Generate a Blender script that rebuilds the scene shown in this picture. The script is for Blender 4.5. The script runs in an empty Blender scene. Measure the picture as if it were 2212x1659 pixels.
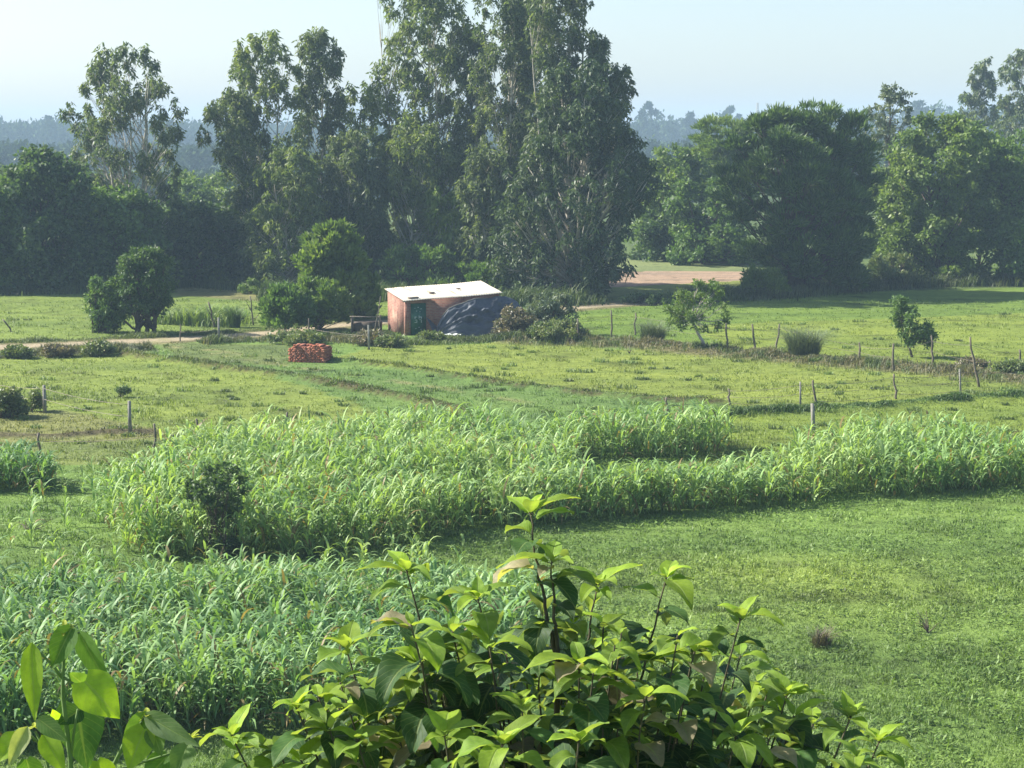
import bpy, math
import numpy as np

# ------------------------------------------------------------------ camera, sky, sun, exposure
S = bpy.context.scene
C = S.collection
F, HZ, CH = 3860.0, 300.0, 10.5          # focal length, horizon row (of a 2212 px wide picture), eye height
PITCH = math.atan((829.5 - HZ) / F)
cam_d = bpy.data.cameras.new('camera'); cam = bpy.data.objects.new('camera', cam_d); C.objects.link(cam)
cam_d.sensor_width = 36; cam_d.lens = 36 * F / 2212; cam_d.clip_end = 6000; cam_d.clip_start = 0.1
cam.location = (0, 0, CH); cam.rotation_euler = (math.radians(90) - PITCH, 0, 0)
S.camera = cam
SUN_AZ, SUN_EL = math.radians(74), math.radians(38)      # azimuth left of the view direction
w = bpy.data.worlds.new("World"); S.world = w; w.use_nodes = True
nt = w.node_tree; bg = nt.nodes['Background']
sky = nt.nodes.new('ShaderNodeTexSky'); sky.sky_type = 'NISHITA'; sky.sun_disc = False
sky.sun_elevation = SUN_EL; sky.sun_rotation = -SUN_AZ
sky.air_density = 1.0; sky.dust_density = 1.6; sky.ozone_density = 2.5; sky.altitude = 200
tn = nt.nodes.new('ShaderNodeMix'); tn.data_type = 'RGBA'; tn.blend_type = 'MULTIPLY'; tn.inputs[0].default_value = 1; tn.inputs[7].default_value = (.97, .925, .91, 1)
nt.links.new(sky.outputs[0], tn.inputs[6]); nt.links.new(tn.outputs[2], bg.inputs[0]); bg.inputs[1].default_value = 0.095
sd = bpy.data.lights.new('sun', 'SUN'); sun = bpy.data.objects.new('sun', sd); C.objects.link(sun)
sd.energy = 5.0; sd.angle = math.radians(0.6); sd.color = (1.0, 0.95, 0.84)
sun.rotation_euler = (math.radians(90) - SUN_EL, 0, SUN_AZ - math.pi)
S.view_settings.view_transform = 'Standard'; S.view_settings.look = 'None'
S.view_settings.exposure = 1.3; S.view_settings.gamma = 1
S.render.engine = 'CYCLES'
S.cycles.use_denoising = True
S.cycles.max_bounces = 6; S.cycles.diffuse_bounces = 3; S.cycles.glossy_bounces = 2
S.cycles.transmission_bounces = 4; S.cycles.volume_bounces = 0; S.cycles.transparent_max_bounces = 6
S.cycles.sample_clamp_indirect = 4

rng = np.random.default_rng(11)
R = rng.random
def U(a, b, n=None): return a + (b - a) * rng.random(n)
NRM = lambda a: a / np.maximum(np.linalg.norm(a, axis=-1, keepdims=True), 1e-9)

# ------------------------------------------------------------------ picture <-> place helpers
cp, sp = math.cos(PITCH), math.sin(PITCH)
def at(u, v, D):
    """point seen at (u, v) of the photograph, D metres ahead of the camera"""
    x = (u - 1106) / F; y = -(v - 829.5) / F
    fy = cp + y * sp; fz = -sp + y * cp
    t = D / fy
    return np.array([x * t, D, CH + fz * t])
def gp(u, v):
    y = -(v - 829.5) / F
    fy = cp + y * sp; fz = -sp + y * cp
    return at(u, v, fy * CH / -fz)
def uv_of(x, y, z=0.0):
    dz = z - CH; d = y * cp - dz * sp; d = np.where(np.abs(d) < 1e-3, 1e-3, d)
    up = y * sp + dz * cp
    return 1106 + F * x / d, 829.5 - F * up / d
def pxm(D): return F / D
def poly_in(px, py, poly):
    ins = np.zeros(px.shape, bool); n = len(poly)
    for i in range(n):
        x0, y0 = poly[i]; x1, y1 = poly[(i + 1) % n]
        if y0 == y1: continue
        c = ((y0 > py) != (y1 > py)) & (px < (x1 - x0) * (py - y0) / (y1 - y0) + x0)
        ins ^= c
    return ins
def seg_dist(x, y, pts):
    d = np.full(np.shape(x), 1e9)
    for (x0, y0), (x1, y1) in zip(pts[:-1], pts[1:]):
        dx, dy = x1 - x0, y1 - y0
        t = np.clip(((x - x0) * dx + (y - y0) * dy) / (dx * dx + dy * dy), 0, 1)
        d = np.minimum(d, np.hypot(x - x0 - t * dx, y - y0 - t * dy))
    return d
_h = rng.random((256, 256))
def vn(x, y, s):
    """value noise, feature size s"""
    x = np.asarray(x) / s + 1000; y = np.asarray(y) / s + 1000
    i = np.floor(x).astype(int); j = np.floor(y).astype(int)
    fx = x - i; fy = y - j; fx = fx * fx * (3 - 2 * fx); fy = fy * fy * (3 - 2 * fy)
    g = lambda a, b: _h[a % 256, b % 256]
    return (g(i, j) * (1 - fx) + g(i + 1, j) * fx) * (1 - fy) + (g(i, j + 1) * (1 - fx) + g(i + 1, j + 1) * fx) * fy
def fbm(x, y, s): return (vn(x, y, s) + .5 * vn(x, y, s / 2.1) + .25 * vn(x, y, s / 4.3)) / 1.75

def G2(pts): return [tuple(gp(u, v)[:2]) for u, v in pts]
ROAD = G2([(-300, 752), (0, 747), (150, 741), (300, 734), (420, 728), (520, 722), (600, 715), (700, 704), (820, 694), (1000, 684), (1130, 676), (1240, 664), (1330, 656), (1420, 652)])
TRACK = G2([(330, 735), (380, 748), (470, 765), (600, 785), (700, 800), (830, 818), (1000, 842), (1150, 868)])
BUND1 = G2([(270, 764), (310, 772), (420, 786), (600, 812), (760, 836), (920, 868), (1010, 890)])
BUND2 = G2([(700, 776), (800, 788), (900, 800), (1030, 818), (1160, 836), (1300, 852), (1420, 862), (1560, 868)])
BUND3 = G2([(-200, 938), (0, 938), (130, 940), (230, 932), (330, 930)])
BUND4 = G2([(1500, 900), (1640, 890), (1760, 884), (1900, 876), (2075, 862), (2212, 854), (2500, 842)])
BUND5 = G2([(-200, 668), (0, 664), (120, 666), (230, 664)])
BANKR = G2([(1110, 738), (1250, 742), (1400, 748), (1530, 762), (1640, 772), (1760, 780), (1900, 792), (2050, 806), (2212, 822), (2500, 850)])
def H(x, y):
    x = np.asarray(x, float); y = np.asarray(y, float)
    z = np.interp(y, [-60, 0, 4, 8, 14, 20, 26, 31], [8.6, 7.9, 6.9, 5.0, 2.8, 1.0, .1, -.05])
    z = z + .10 * (fbm(x, y, 9) - .5) * (y > 28) + .05 * (fbm(x + 50, y, 2.2) - .5)
    z = z + .26 * np.exp(-(seg_dist(x, y, BUND1) / .28) ** 2) + .2 * np.exp(-(seg_dist(x, y, BUND2) / .30) ** 2)
    z = z + .15 * np.exp(-(seg_dist(x, y, BUND3) / .3) ** 2) + .16 * np.exp(-(seg_dist(x, y, BUND4) / .5) ** 2)
    z = z + .15 * np.exp(-(seg_dist(x, y, BUND5) / .4) ** 2) + .22 * np.exp(-(seg_dist(x, y, BANKR) / 1.1) ** 2)
    far = np.clip((y - 450) / 300, 0, 1)
    z = z + far * 7 * (.6 + .8 * vn(x, y, 160))
    return z

# ------------------------------------------------------------------ mesh helpers
def link(me, name, mat, parent=None):
    o = bpy.data.objects.new(name, me); C.objects.link(o)
    if mat: me.materials.append(mat)
    if parent: o.parent = parent
    return o
def mesh(name, V, Fc, mat, parent=None, cols=None, smooth=False, uv=None, off=None):
    V = np.asarray(V, float); Fc = np.asarray(Fc, np.int32)
    if off is not None: V = V - np.asarray(off)
    me = bpy.data.meshes.new(name)
    k = Fc.shape[1]; m = len(Fc)
    me.vertices.add(len(V)); me.vertices.foreach_set('co', V.astype(np.float32).ravel())
    me.loops.add(m * k); me.loops.foreach_set('vertex_index', Fc.ravel())
    me.polygons.add(m); me.polygons.foreach_set('loop_start', np.arange(0, m * k, k, dtype=np.int32))
    if smooth: me.polygons.foreach_set('use_smooth', np.ones(m, bool))
    if cols is not None:
        a = me.color_attributes.new('Col', 'FLOAT_COLOR', 'POINT')
        c4 = np.ones((len(V), 4), np.float32); c4[:, :3] = cols
        a.data.foreach_set('color', c4.ravel())
    if uv is not None:
        l = me.uv_layers.new(name='UVMap')
        l.data.foreach_set('uv', np.asarray(uv, np.float32)[Fc.ravel()].ravel())
    me.update(calc_edges=True)
    return link(me, name, mat, parent)
def tag(o, label=None, cat=None, group=None, kind=None):
    if label: o['label'] = label
    if cat: o['category'] = cat
    if group: o['group'] = group
    if kind: o['kind'] = kind
    return o
def empty(name, loc, label, cat, group=None):
    o = bpy.data.objects.new(name, None); C.objects.link(o); o.location = tuple(loc); o.empty_display_size = .3
    return tag(o, label, cat, group)
class Geo:
    """collects quads"""
    def __init__(s): s.V = []; s.F = []; s.n = 0; s.C = []
    def add(s, V, Fc, col=None):
        V = np.asarray(V, float).reshape(-1, 3); s.V.append(V); s.F.append(np.asarray(Fc, int) + s.n); s.n += len(V)
        if col is not None: s.C.append(np.broadcast_to(np.asarray(col, float), (len(V), 3)))
        return s
    def box(s, c, size, ax=None, col=None, jit=0):
        c = np.asarray(c, float); h = np.asarray(size, float) / 2
        P = np.array([[x, y, z] for z in (-1, 1) for y in (-1, 1) for x in (-1, 1)], float) * h
        if jit: P = P + U(-jit, jit, P.shape)
        if ax is not None: P = P @ np.asarray(ax)
        s.add(P + c, [[0, 2, 3, 1], [4, 5, 7, 6], [0, 1, 5, 4], [2, 6, 7, 3], [0, 4, 6, 2], [1, 3, 7, 5]], col); return s
    def tube(s, pts, rad, n=7, col=None, wob=0):
        pts = np.asarray(pts, float); k = len(pts); rad = np.broadcast_to(rad, (k,))
        t = np.gradient(pts, axis=0); t = NRM(t)
        ref = np.array([1.0, 0, 0]) if abs(t[0][0]) < .8 else np.array([0, 1.0, 0])
        a = NRM(np.cross(t, ref)); b = np.cross(t, a)
        an = np.linspace(0, 2 * np.pi, n, endpoint=False)
        rr = rad[:, None, None] * (1 + (wob * U(-1, 1, (k, n, 1)) if wob else 0))
        V = pts[:, None] + rr * (np.cos(an)[None, :, None] * a[:, None] + np.sin(an)[None, :, None] * b[:, None])
        V = np.concatenate([V.reshape(-1, 3), pts[:1], pts[-1:]])
        Fc = []
        for i in range(k - 1):
            for j in range(n):
                j2 = (j + 1) % n; Fc.append([i * n + j, i * n + j2, (i + 1) * n + j2, (i + 1) * n + j])
        for j in range(0, n - 1, 2):          # caps as quads round the centre
            Fc.append([k * n, (j + 2) % n, j + 1, j]); o = (k - 1) * n
            Fc.append([k * n + 1, o + j, o + j + 1, o + (j + 2) % n])
        s.add(V, Fc, col); return s
    def build(s, name, mat, parent=None, off=None, smooth=False):
        return mesh(name, np.concatenate(s.V), np.concatenate(s.F), mat, parent, np.concatenate(s.C) if s.C else None, smooth, None, off)
def curve3(a, b, k, sag=0, wig=0):
    t = np.linspace(0, 1, k)[:, None]; P = np.asarray(a) * (1 - t) + np.asarray(b) * t
    P[:, 2] += (sag * 4 * t * (1 - t))[:, 0]
    if wig: P[1:-1] += U(-wig, wig, (k - 2, 3))
    return P

# ------------------------------------------------------------------ materials
def mat_new(name):
    m = bpy.data.materials.new(name); m.use_nodes = True
    return m, m.node_tree, m.node_tree.nodes, m.node_tree.links, m.node_tree.nodes['Principled BSDF']
def noise(nt, scale, detail=4, src='Object', rough=.55):
    tc = nt.nodes.new('ShaderNodeTexCoord'); n = nt.nodes.new('ShaderNodeTexNoise')
    n.inputs['Scale'].default_value = scale; n.inputs['Detail'].default_value = detail; n.inputs['Roughness'].default_value = rough
    nt.links.new(tc.outputs[src], n.inputs['Vector']); return n
def ramp(nt, fac, stops):
    r = nt.nodes.new('ShaderNodeValToRGB'); e = r.color_ramp.elements
    while len(e) < len(stops): e.new(.5)
    for el, (p, c) in zip(e, stops): el.position = p; el.color = (*c, 1)
    nt.links.new(fac, r.inputs[0]); return r
def mixc(nt, a, b, fac, mode='MIX'):
    m = nt.nodes.new('ShaderNodeMix'); m.data_type = 'RGBA'; m.blend_type = mode
    for i, x in ((6, a), (7, b)):
        if isinstance(x, tuple): m.inputs[i].default_value = (*x, 1)
        else: nt.links.new(x, m.inputs[i])
    if isinstance(fac, (int, float)): m.inputs[0].default_value = fac
    else: nt.links.new(fac, m.inputs[0])
    return m.outputs[2]
def bump(nt, b, h, strength=.4, dist=.02):
    n = nt.nodes.new('ShaderNodeBump'); n.inputs['Strength'].default_value = strength; n.inputs['Distance'].default_value = dist
    nt.links.new(h, n.inputs['Height']); nt.links.new(n.outputs[0], b.inputs['Normal'])
def simple(name, c1, c2, scale=3, rough=.8, metal=0, bmp=.3, spec=.3):
    m, nt, N, L, b = mat_new(name); n = noise(nt, scale, 6)
    L.new(ramp(nt, n.outputs[0], [(.3, c1), (.7, c2)]).outputs[0], b.inputs['Base Color'])
    b.inputs['Roughness'].default_value = rough; b.inputs['Metallic'].default_value = metal
    b.inputs['Specular IOR Level'].default_value = spec
    if bmp: bump(nt, b, n.outputs[0], bmp)
    return m
def leafmat(name, cols=None, trans=.35, rough=.5, spec=.35, attr=False, tint=(1.25, 1.3, .55)):
    """cols: colours from leaf to leaf; attr: colour taken from the mesh"""
    m, nt, N, L, b = mat_new(name)
    if attr:
        a = N.new('ShaderNodeVertexColor'); a.layer_name = 'Col'; base = a.outputs[0]
        g = N.new('ShaderNodeNewGeometry')
        base = mixc(nt, base, ramp(nt, g.outputs['Random Per Island'], [(0, (.72, .78, .8)), (.5, (1, 1, 1)), (1, (1.25, 1.2, 1.1))]).outputs[0], 1.0, 'MULTIPLY')
    else:
        g = N.new('ShaderNodeNewGeometry'); k = len(cols)
        base = ramp(nt, g.outputs['Random Per Island'], [(i / max(k - 1, 1), c) for i, c in enumerate(cols)]).outputs[0]
        n = noise(nt, .45, 3); base = mixc(nt, base, ramp(nt, n.outputs[0], [(.35, (.78, .85, .9)), (.65, (1.2, 1.12, .95))]).outputs[0], 1.0, 'MULTIPLY')
    L.new(base, b.inputs['Base Color']); b.inputs['Roughness'].default_value = rough
    b.inputs['Specular IOR Level'].default_value = spec
    t = N.new('ShaderNodeBsdfTranslucent'); L.new(mixc(nt, base, tint, 1.0, 'MULTIPLY'), t.inputs[0])
    mx = N.new('ShaderNodeMixShader'); mx.inputs[0].default_value = trans
    L.new(b.outputs[0], mx.inputs[1]); L.new(t.outputs[0], mx.inputs[2]); L.new(mx.outputs[0], N['Material Output'].inputs['Surface'])
    return m
M = {}
M['bark'] = simple('pale bark', (.28, .25, .20), (.55, .51, .43), 1.5)
M['dbark'] = simple('dark bark', (.05, .04, .03), (.12, .09, .07), 3)
M['euc'] = leafmat('eucalyptus leaves', [(.075, .11, .055), (.115, .155, .075), (.17, .215, .11)], .44)
M['euc_y'] = leafmat('yellowish eucalyptus leaves', [(.10, .145, .055), (.15, .2, .075), (.21, .26, .11)], .46)
M['dark'] = leafmat('dark tree leaves', [(.05, .095, .042), (.08, .135, .055), (.125, .19, .078)], .4)
M['deep'] = leafmat('deep green leaves', [(.04, .07, .034), (.062, .10, .045), (.095, .14, .062)], .3)
M['vine'] = leafmat('vine leaves', [(.12, .2, .03), (.18, .26, .05), (.24, .3, .08)], .4)
M['aca'] = leafmat('feathery acacia leaves', [(.045, .09, .032), (.075, .13, .045), (.12, .19, .062)], .36)
M['mid'] = leafmat('mid green leaves', [(.065, .12, .035), (.105, .18, .05), (.16, .25, .075)], .38)
M['lite'] = leafmat('light green leaves', [(.09, .15, .035), (.13, .20, .05), (.18, .25, .07)], .38)
M['pale'] = leafmat('pale grey green leaves', [(.10, .14, .085), (.14, .18, .11), (.19, .23, .15)], .25)
M['dry'] = leafmat('dry brush', [(.16, .13, .09), (.24, .2, .13), (.16, .18, .09)], .2)
M['gre'] = leafmat('weeds on the verge', [(.10, .15, .05), (.15, .2, .075), (.2, .21, .11)], .3)
M['attr'] = leafmat('grass blades', None, .30, .55, .3, attr=True)
M['sorg'] = leafmat('sorghum leaves', None, .36, .5, .25, attr=True, tint=(1.3, 1.3, .5))
M['farm'] = leafmat('far wood leaves', [(.045, .075, .035), (.06, .095, .042)], .1, .9, .0)
M['post_c'] = simple('weathered concrete post', (.17, .165, .14), (.30, .29, .25), 6)
M['post_w'] = simple('weathered wooden stake', (.09, .075, .055), (.2, .17, .13), 8)
M['wire'] = simple('rusty wire', (.12, .1, .08), (.25, .22, .18), 9, .5, .6)

# ------------------------------------------------------------------ colour zones of the fields
WEED, YEL, BLU, LUSH = (.132, .208, .050), (.162, .212, .046), (.112, .182, .048), (.105, .175, .034)
SOIL, DIRT, EARTH, DRYG, FAR = (.31, .225, .165), (.34, .285, .2), (.075, .058, .042), (.15, .13, .07), (.11, .16, .045)
ZONES = [
    ([(-900, 300.5), (3200, 300.5), (3200, 372), (-900, 372)], (.045, .07, .025)),
    ([(-900, 350), (3200, 350), (3200, 640), (-900, 640)], (.09, .13, .04)),
    ([(-900, 634), (560, 630), (1000, 660), (600, 718), (300, 738), (-900, 760)], (.145, .20, .044)),      # field left beyond the road
    ([(380, 605), (700, 600), (700, 660), (380, 636)], (.17, .17, .07)),
    ([(1270, 556), (1640, 552), (1640, 583), (1270, 588)], (.17, .205, .085)),
    ([(1250, 586), (1640, 583), (1640, 604), (1250, 622)], SOIL),
    ([(1250, 622), (1640, 604), (1660, 640), (1250, 658)], (.17, .205, .05)),
    ([(1240, 662), (1500, 640), (3200, 590), (3200, 860), (2212, 800), (1700, 765), (1240, 738)], (.125, .19, .036)),
    ([(1500, 700), (3200, 640), (3200, 830), (2212, 800), (1560, 752)], (.165, .215, .040)),
    ([(-900, 768), (290, 764), (600, 812), (920, 868), (1000, 960), (-900, 960)], YEL),
    ([(290, 762), (620, 745), (720, 776), (1160, 836), (1560, 868), (1500, 960), (1000, 960), (600, 812)], BLU),
    ([(330, 742), (420, 738), (640, 742), (630, 790), (400, 778)], (.115, .155, .05)),
    ([(720, 772), (800, 745), (1110, 740), (1530, 765), (2212, 822), (3200, 860), (3200, 880), (2212, 850), (1640, 888), (1560, 868), (1160, 836)], (.172, .218, .045)),
    ([(1560, 868), (1640, 892), (2212, 856), (3200, 820), (3200, 1010), (1500, 1010)], (.15, .205, .038)),
    ([(-900, 890), (130, 880), (360, 925), (340, 960), (-900, 945)], (.17, .185, .065)),
    ([(-900, 945), (335, 950), (335, 1000), (250, 1010), (-900, 1000)], (.15, .19, .055)),
    ([(-900, 1000), (340, 1000), (330, 1100), (200, 1180), (-900, 1180)], (.13, .21, .05)),
]
def zone_colour(x, y):
    nx = (fbm(x + 7, y + 3, 3.0) - .5); ny = (fbm(x - 31, y + 90, 2.0) - .5)
    kf = np.clip((130 - y) / 40, .12, 1); u, v = uv_of(x + 1.2 * nx * kf, y + 2.0 * ny * kf)
    c = np.tile(np.array(WEED), (len(x), 1))
    # the weedy near field: yellower patch, browner spots
    m = np.exp(-(((x - 6.8) / 3.2) ** 2 + ((y - 42) / 3.0) ** 2)); c += m[:, None] * np.array([.03, .015, .0])
    m = np.clip((fbm(x + 11, y, 6) - .5) * 4, -1, 1); c *= (1 + .13 * m)[:, None]
    for poly, col in ZONES:
        k = poly_in(u, v, poly) & (y > 20); c[k] = col
    streak = np.clip((fbm(x * .35 + 20, y * 1.6, 2.2) - .5) * 3.2, -1, 1)
    c *= (1 + .16 * streak[:, None] * np.array([1.25, 1, .8]))
    m = np.clip((fbm(x + 300, y + 40, 1.1) - .62) * 7, 0, 1) * (y > 30)[...]
    c = c * (1 - .35 * m[:, None])
    def lay(pts, wd, col, soft=.4, breakup=.0):
        nonlocal c
        d = seg_dist(x, y, pts) + .5 * nx
        k = np.clip((wd - d) / soft, 0, 1)
        if breakup: k = k * np.clip((fbm(x, y + 200, .9) - breakup) * 6, 0, 1)
        c = c * (1 - k[:, None]) + np.array(col) * k[:, None]
    lay(BANKR, 1.6, (.14, .13, .065), .8)
    lay(ROAD, 2.1, (.15, .14, .07), .5); lay(ROAD, 1.05, DIRT, .4)
    T2 = [(a + .0, b + 1.4) for a, b in TRACK]
    lay(TRACK, .5, (.22, .22, .10), .5, .42); lay(T2[:5], .5, (.22, .22, .10), .5, .46)
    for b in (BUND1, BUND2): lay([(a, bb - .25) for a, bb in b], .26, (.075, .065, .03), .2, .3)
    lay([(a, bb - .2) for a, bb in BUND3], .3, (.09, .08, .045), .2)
    e = gp(600, 746)
    return np.clip(c, .01, .9)

# ------------------------------------------------------------------ ground
gx = np.concatenate([-np.geomspace(1500, 46, 26), np.arange(-45, 45.01, .34), np.geomspace(46, 1500, 26)])
gy = np.concatenate([np.linspace(-80, 26, 36), np.arange(27, 132, .30), np.arange(132.3, 172, .8), np.geomspace(174, 2600, 44)])
X, Y = np.meshgrid(gx, gy); Z = H(X, Y)
nx_, ny_ = len(gx), len(gy)
idx = np.arange(nx_ * ny_).reshape(ny_, nx_)
GF = np.stack([idx[:-1, :-1], idx[:-1, 1:], idx[1:, 1:], idx[1:, :-1]], -1).reshape(-1, 4)
gcol = zone_colour(X.ravel(), Y.ravel())
m, nt, N, L, b = mat_new('ground')
a = N.new('ShaderNodeVertexColor'); a.layer_name = 'Col'
n1 = noise(nt, 2.2, 8, rough=.7); n2 = noise(nt, 14, 5)
col = mixc(nt, a.outputs[0], ramp(nt, n1.outputs[0], [(.32, (.72, .74, .7)), (.68, (1.2, 1.18, 1.15))]).outputs[0], 1.0, 'MULTIPLY')
col = mixc(nt, col, ramp(nt, n2.outputs[0], [(.35, (.75, .78, .7)), (.65, (1.2, 1.15, 1.2))]).outputs[0], 1.0, 'MULTIPLY')
L.new(col, b.inputs['Base Color']); b.inputs['Roughness'].default_value = .95; b.inputs['Specular IOR Level'].default_value = .1
bump(nt, b, n2.outputs[0], .7, .08)
M['ground'] = m
g_o = mesh('ground', np.stack([X.ravel(), Y.ravel(), Z.ravel()], 1), GF, m, cols=gcol, smooth=True)
tag(g_o, kind='structure')

# ------------------------------------------------------------------ foliage generators
def leaf_quads(c, d, n, Ls, Ws, fold=.0):
    s = NRM(np.cross(d, n)); Ls = np.broadcast_to(Ls, (len(c),))[:, None]; Ws = np.broadcast_to(Ws, (len(c),))[:, None]
    m_ = c + d * Ls * .42
    V = np.stack([c, m_ + s * Ws / 2, c + d * Ls, m_ - s * Ws / 2], 1)
    return V.reshape(-1, 3)
def quad_faces(n): return np.arange(n * 4).reshape(n, 4)
def rand_dir(n): return NRM(rng.normal(size=(n, 3)))
def blades(P, Hh, Wd, lean, cols, drop=0.0):
    """curved two-piece blades; P base points"""
    n = len(P); a = U(0, 2 * np.pi, n); d = np.stack([np.cos(a), np.sin(a), 0 * a], 1); s = np.stack([-np.sin(a), np.cos(a), 0 * a], 1)
    Hh = np.broadcast_to(Hh, (n,)); Wd = np.broadcast_to(Wd, (n,)); ln = (lean * U(.3, 1, n) * Hh)[:, None]
    z = np.array([0, 0, 1.0]); h = Hh[:, None]; w_ = Wd[:, None] / 2
    p1 = P + d * ln * .3 + z * h * .62; p2 = P + d * ln + z * h * (1 - drop)
    V = np.stack([P - s * w_, P + s * w_, p1 + s * w_ * .85, p1 - s * w_ * .85, p2 + s * w_ * .12, p2 - s * w_ * .12], 1).reshape(-1, 3)
    b_ = np.arange(n)[:, None] * 6
    Fc = np.concatenate([b_ + [0, 1, 2, 3], b_ + [3, 2, 4, 5]])
    return V, Fc, np.repeat(cols, 6, 0)

KIND = {  # leaf length, width, clump radius (xy, z), droop, leaves per clump
    'euc':  dict(L=.42, W=.13, rx=.26, rz=.44, droop=.62, n=23),
    'broad': dict(L=.36, W=.22, rx=.60, rz=.40, droop=.15, n=48),
    'aca':  dict(L=.50, W=.11, rx=.62, rz=.26, droop=-.4, n=52),
    'bush': dict(L=.27, W=.13, rx=.34, rz=.26, droop=-.1, n=30),
    'small': dict(L=.19, W=.08, rx=.22, rz=.16, droop=.1, n=26),
}
KIND['tiny'] = dict(L=.115, W=.055, rx=.115, rz=.10, droop=.1, n=15)
def env_at(prof, v):
    vs = [p[0] for p in prof]
    return np.interp(v, vs, [p[1] for p in prof]), np.interp(v, vs, [p[2] for p in prof])
def tree(name, label, cat, u, vb, prof, kind='euc', mat='euc', bark='bark', lobes=22, clumps=8, r_l=1.25, D=None, trunk_r=.16, stems=1,
         group=None, depth=1.0, dens=1.0, leafs=1.0, clear=.0, limb=.045, lean=0, seed=None, top_open=0.):
    """prof: crown silhouette [(row, left column, right column)...] of the photograph; real depth comes from its width"""
    base = gp(u, vb) if D is None else at(u, vb, D)
    Dn = base[1]; base = np.array([base[0], base[1], float(H(base[0], base[1]))])
    K = KIND[kind]; s = pxm(Dn)
    v0, v1 = prof[0][0], prof[-1][0]
    # lobes: stratified down the crown, most of them near its edge
    LC, LR = [], []
    vv = np.linspace(v0, v1, 200); wl, wr = env_at(prof, vv); cum = np.cumsum((wr - wl) + 12); cum /= cum[-1]
    for i in range(lobes):
        q = (i + U(.1, .9)) / lobes; v = np.interp(q, cum, vv)
        l, r = env_at(prof, v); hw = (r - l) / 2; c = (l + r) / 2
        rl = min(r_l * U(.65, 1.2), max(.35 * K['rx'], hw / s * .9))
        ang = U(0, 2 * np.pi); e = math.sqrt(U(.12, 1.0))
        rad = max(0, hw / s - rl * .40)
        x = (c - 1106) / F * Dn + rad * e * math.cos(ang); y = Dn + depth * rad * e * math.sin(ang)
        z = at(c, v, Dn)[2] - rl * .12
        # a lobe nearer or farther keeps its height in the place
        LC.append([x, y, max(z, base[2] + .3)]); LR.append(rl)
    for (v, l, r) in prof:                        # lobes that reach the outline itself
        for e_, sg in ((l, 1), (r, -1)):
            rl = r_l * U(.45, .8); c = e_ + sg * min(rl * s * .75, (r - l) / 2)
            LC.append([(c - 1106) / F * Dn, Dn + depth * U(-.35, .35) * (r - l) / 2 / s, max(at(c, v, Dn)[2] - rl * .3, base[2] + .3)]); LR.append(rl)
    lobes = len(LC)
    LC = np.array(LC); LR = np.array(LR)
    topz = LC[:, 2].max()
    nC = int(lobes * clumps); li = np.repeat(np.arange(lobes), clumps)
    dd = rand_dir(nC); rr = (np.cbrt(U(.25, 1, nC)) * np.where(R(nC) < .13, U(1.15, 1.5, nC), 1))[:, None]
    CC = LC[li] + dd * rr * LR[li][:, None] * np.array([1, 1, .85 if kind != 'euc' else 1.1])
    if kind == 'aca': CC[:, 2] += .25 * LR[li] * (1 - (np.linalg.norm(dd[:, :2], axis=1)))
    nl = int(K['n'] * dens); N_ = nC * nl; ci = np.repeat(np.arange(nC), nl)
    csz = U(.6, 1.25, nC)[ci][:, None]
    o = rand_dir(N_) * np.cbrt(R(N_))[:, None] * csz * np.array([K['rx'], K['rx'], K['rz']])
    P = CC[ci] + o
    P[:, 2] = np.maximum(P[:, 2], base[2] + .08)
    d = rand_dir(N_)
    if K['droop'] > 0: d = NRM(d * (1 - .35 * K['droop']) + np.array([0, 0, -1.3]) * K['droop'])
    else: d = NRM(d * .55 + NRM(P - (LC[li][ci] - [0, 0, .5])) * 1.0 + np.array([0, 0, .6]) * -K['droop'])
    Ls = K['L'] * leafs * U(.6, 1.25, N_); Ws = K['W'] * leafs * U(.7, 1.25, N_)
    root = empty(name, base, label, cat, group)
    mesh('crown', leaf_quads(P, d, rand_dir(N_), Ls, Ws), quad_faces(N_), M[mat], root, off=base)
    # trunk(s) and limbs
    g = Geo()
    for k in range(stems):
        off = np.array([U(-.5, .5), U(-.5, .5), 0]) * (stems > 1)
        tgt = LC[np.argmax(LC[:, 2] - .6 * k * R(lobes))]
        top = np.array([tgt[0], tgt[1], base[2] + (topz - base[2]) * U(.86, .97)]) + off
        n_ = 9; t = np.linspace(0, 1, n_)[:, None]
        T = (base + off) * (1 - t) + top * t; T[:, 0] += lean * np.sin(t[:, 0] * np.pi)
        T[1:-1, :2] += U(-.12, .12, (n_ - 2, 2)) * min(1, (topz - base[2]) / 8); T[0, 2] -= .15
        hgt = (topz - base[2]); r0 = trunk_r * (1 if k == 0 else .75)
        rad = r0 * (1 - .88 * t[:, 0]); rad[0] *= 1.35
        g.tube(T, rad, 7)
        for j in range(lobes):
            if j % stems != k: continue
            e = LC[j]; hh = np.clip((e[2] - base[2] - np.linalg.norm(e[:2] - T[-1, :2]) * .9 - .6) / max(hgt, .1), .06 + clear, .9)
            f = hh * (n_ - 1); i0 = min(int(f), n_ - 2); st = T[i0] * (1 - (f - i0)) + T[i0 + 1] * (f - i0)
            r1 = max(limb * .35, min(limb * 1.6, r0 * (1 - .88 * hh) * .55))
            g.tube(curve3(st, e, 5, -.06 * np.linalg.norm(e - st), .08), np.linspace(r1, r1 * .3, 5), 5)
            for c_ in np.nonzero(li == j)[0][:max(3, clumps // 2)]:
                a_ = st * .35 + e * .65; g.tube(curve3(a_, CC[c_], 3, -.03, .04), np.linspace(r1 * .42, r1 * .12, 3), 3)
    g.build('trunk', M[bark], root, off=base, smooth=True)
    return root
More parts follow.
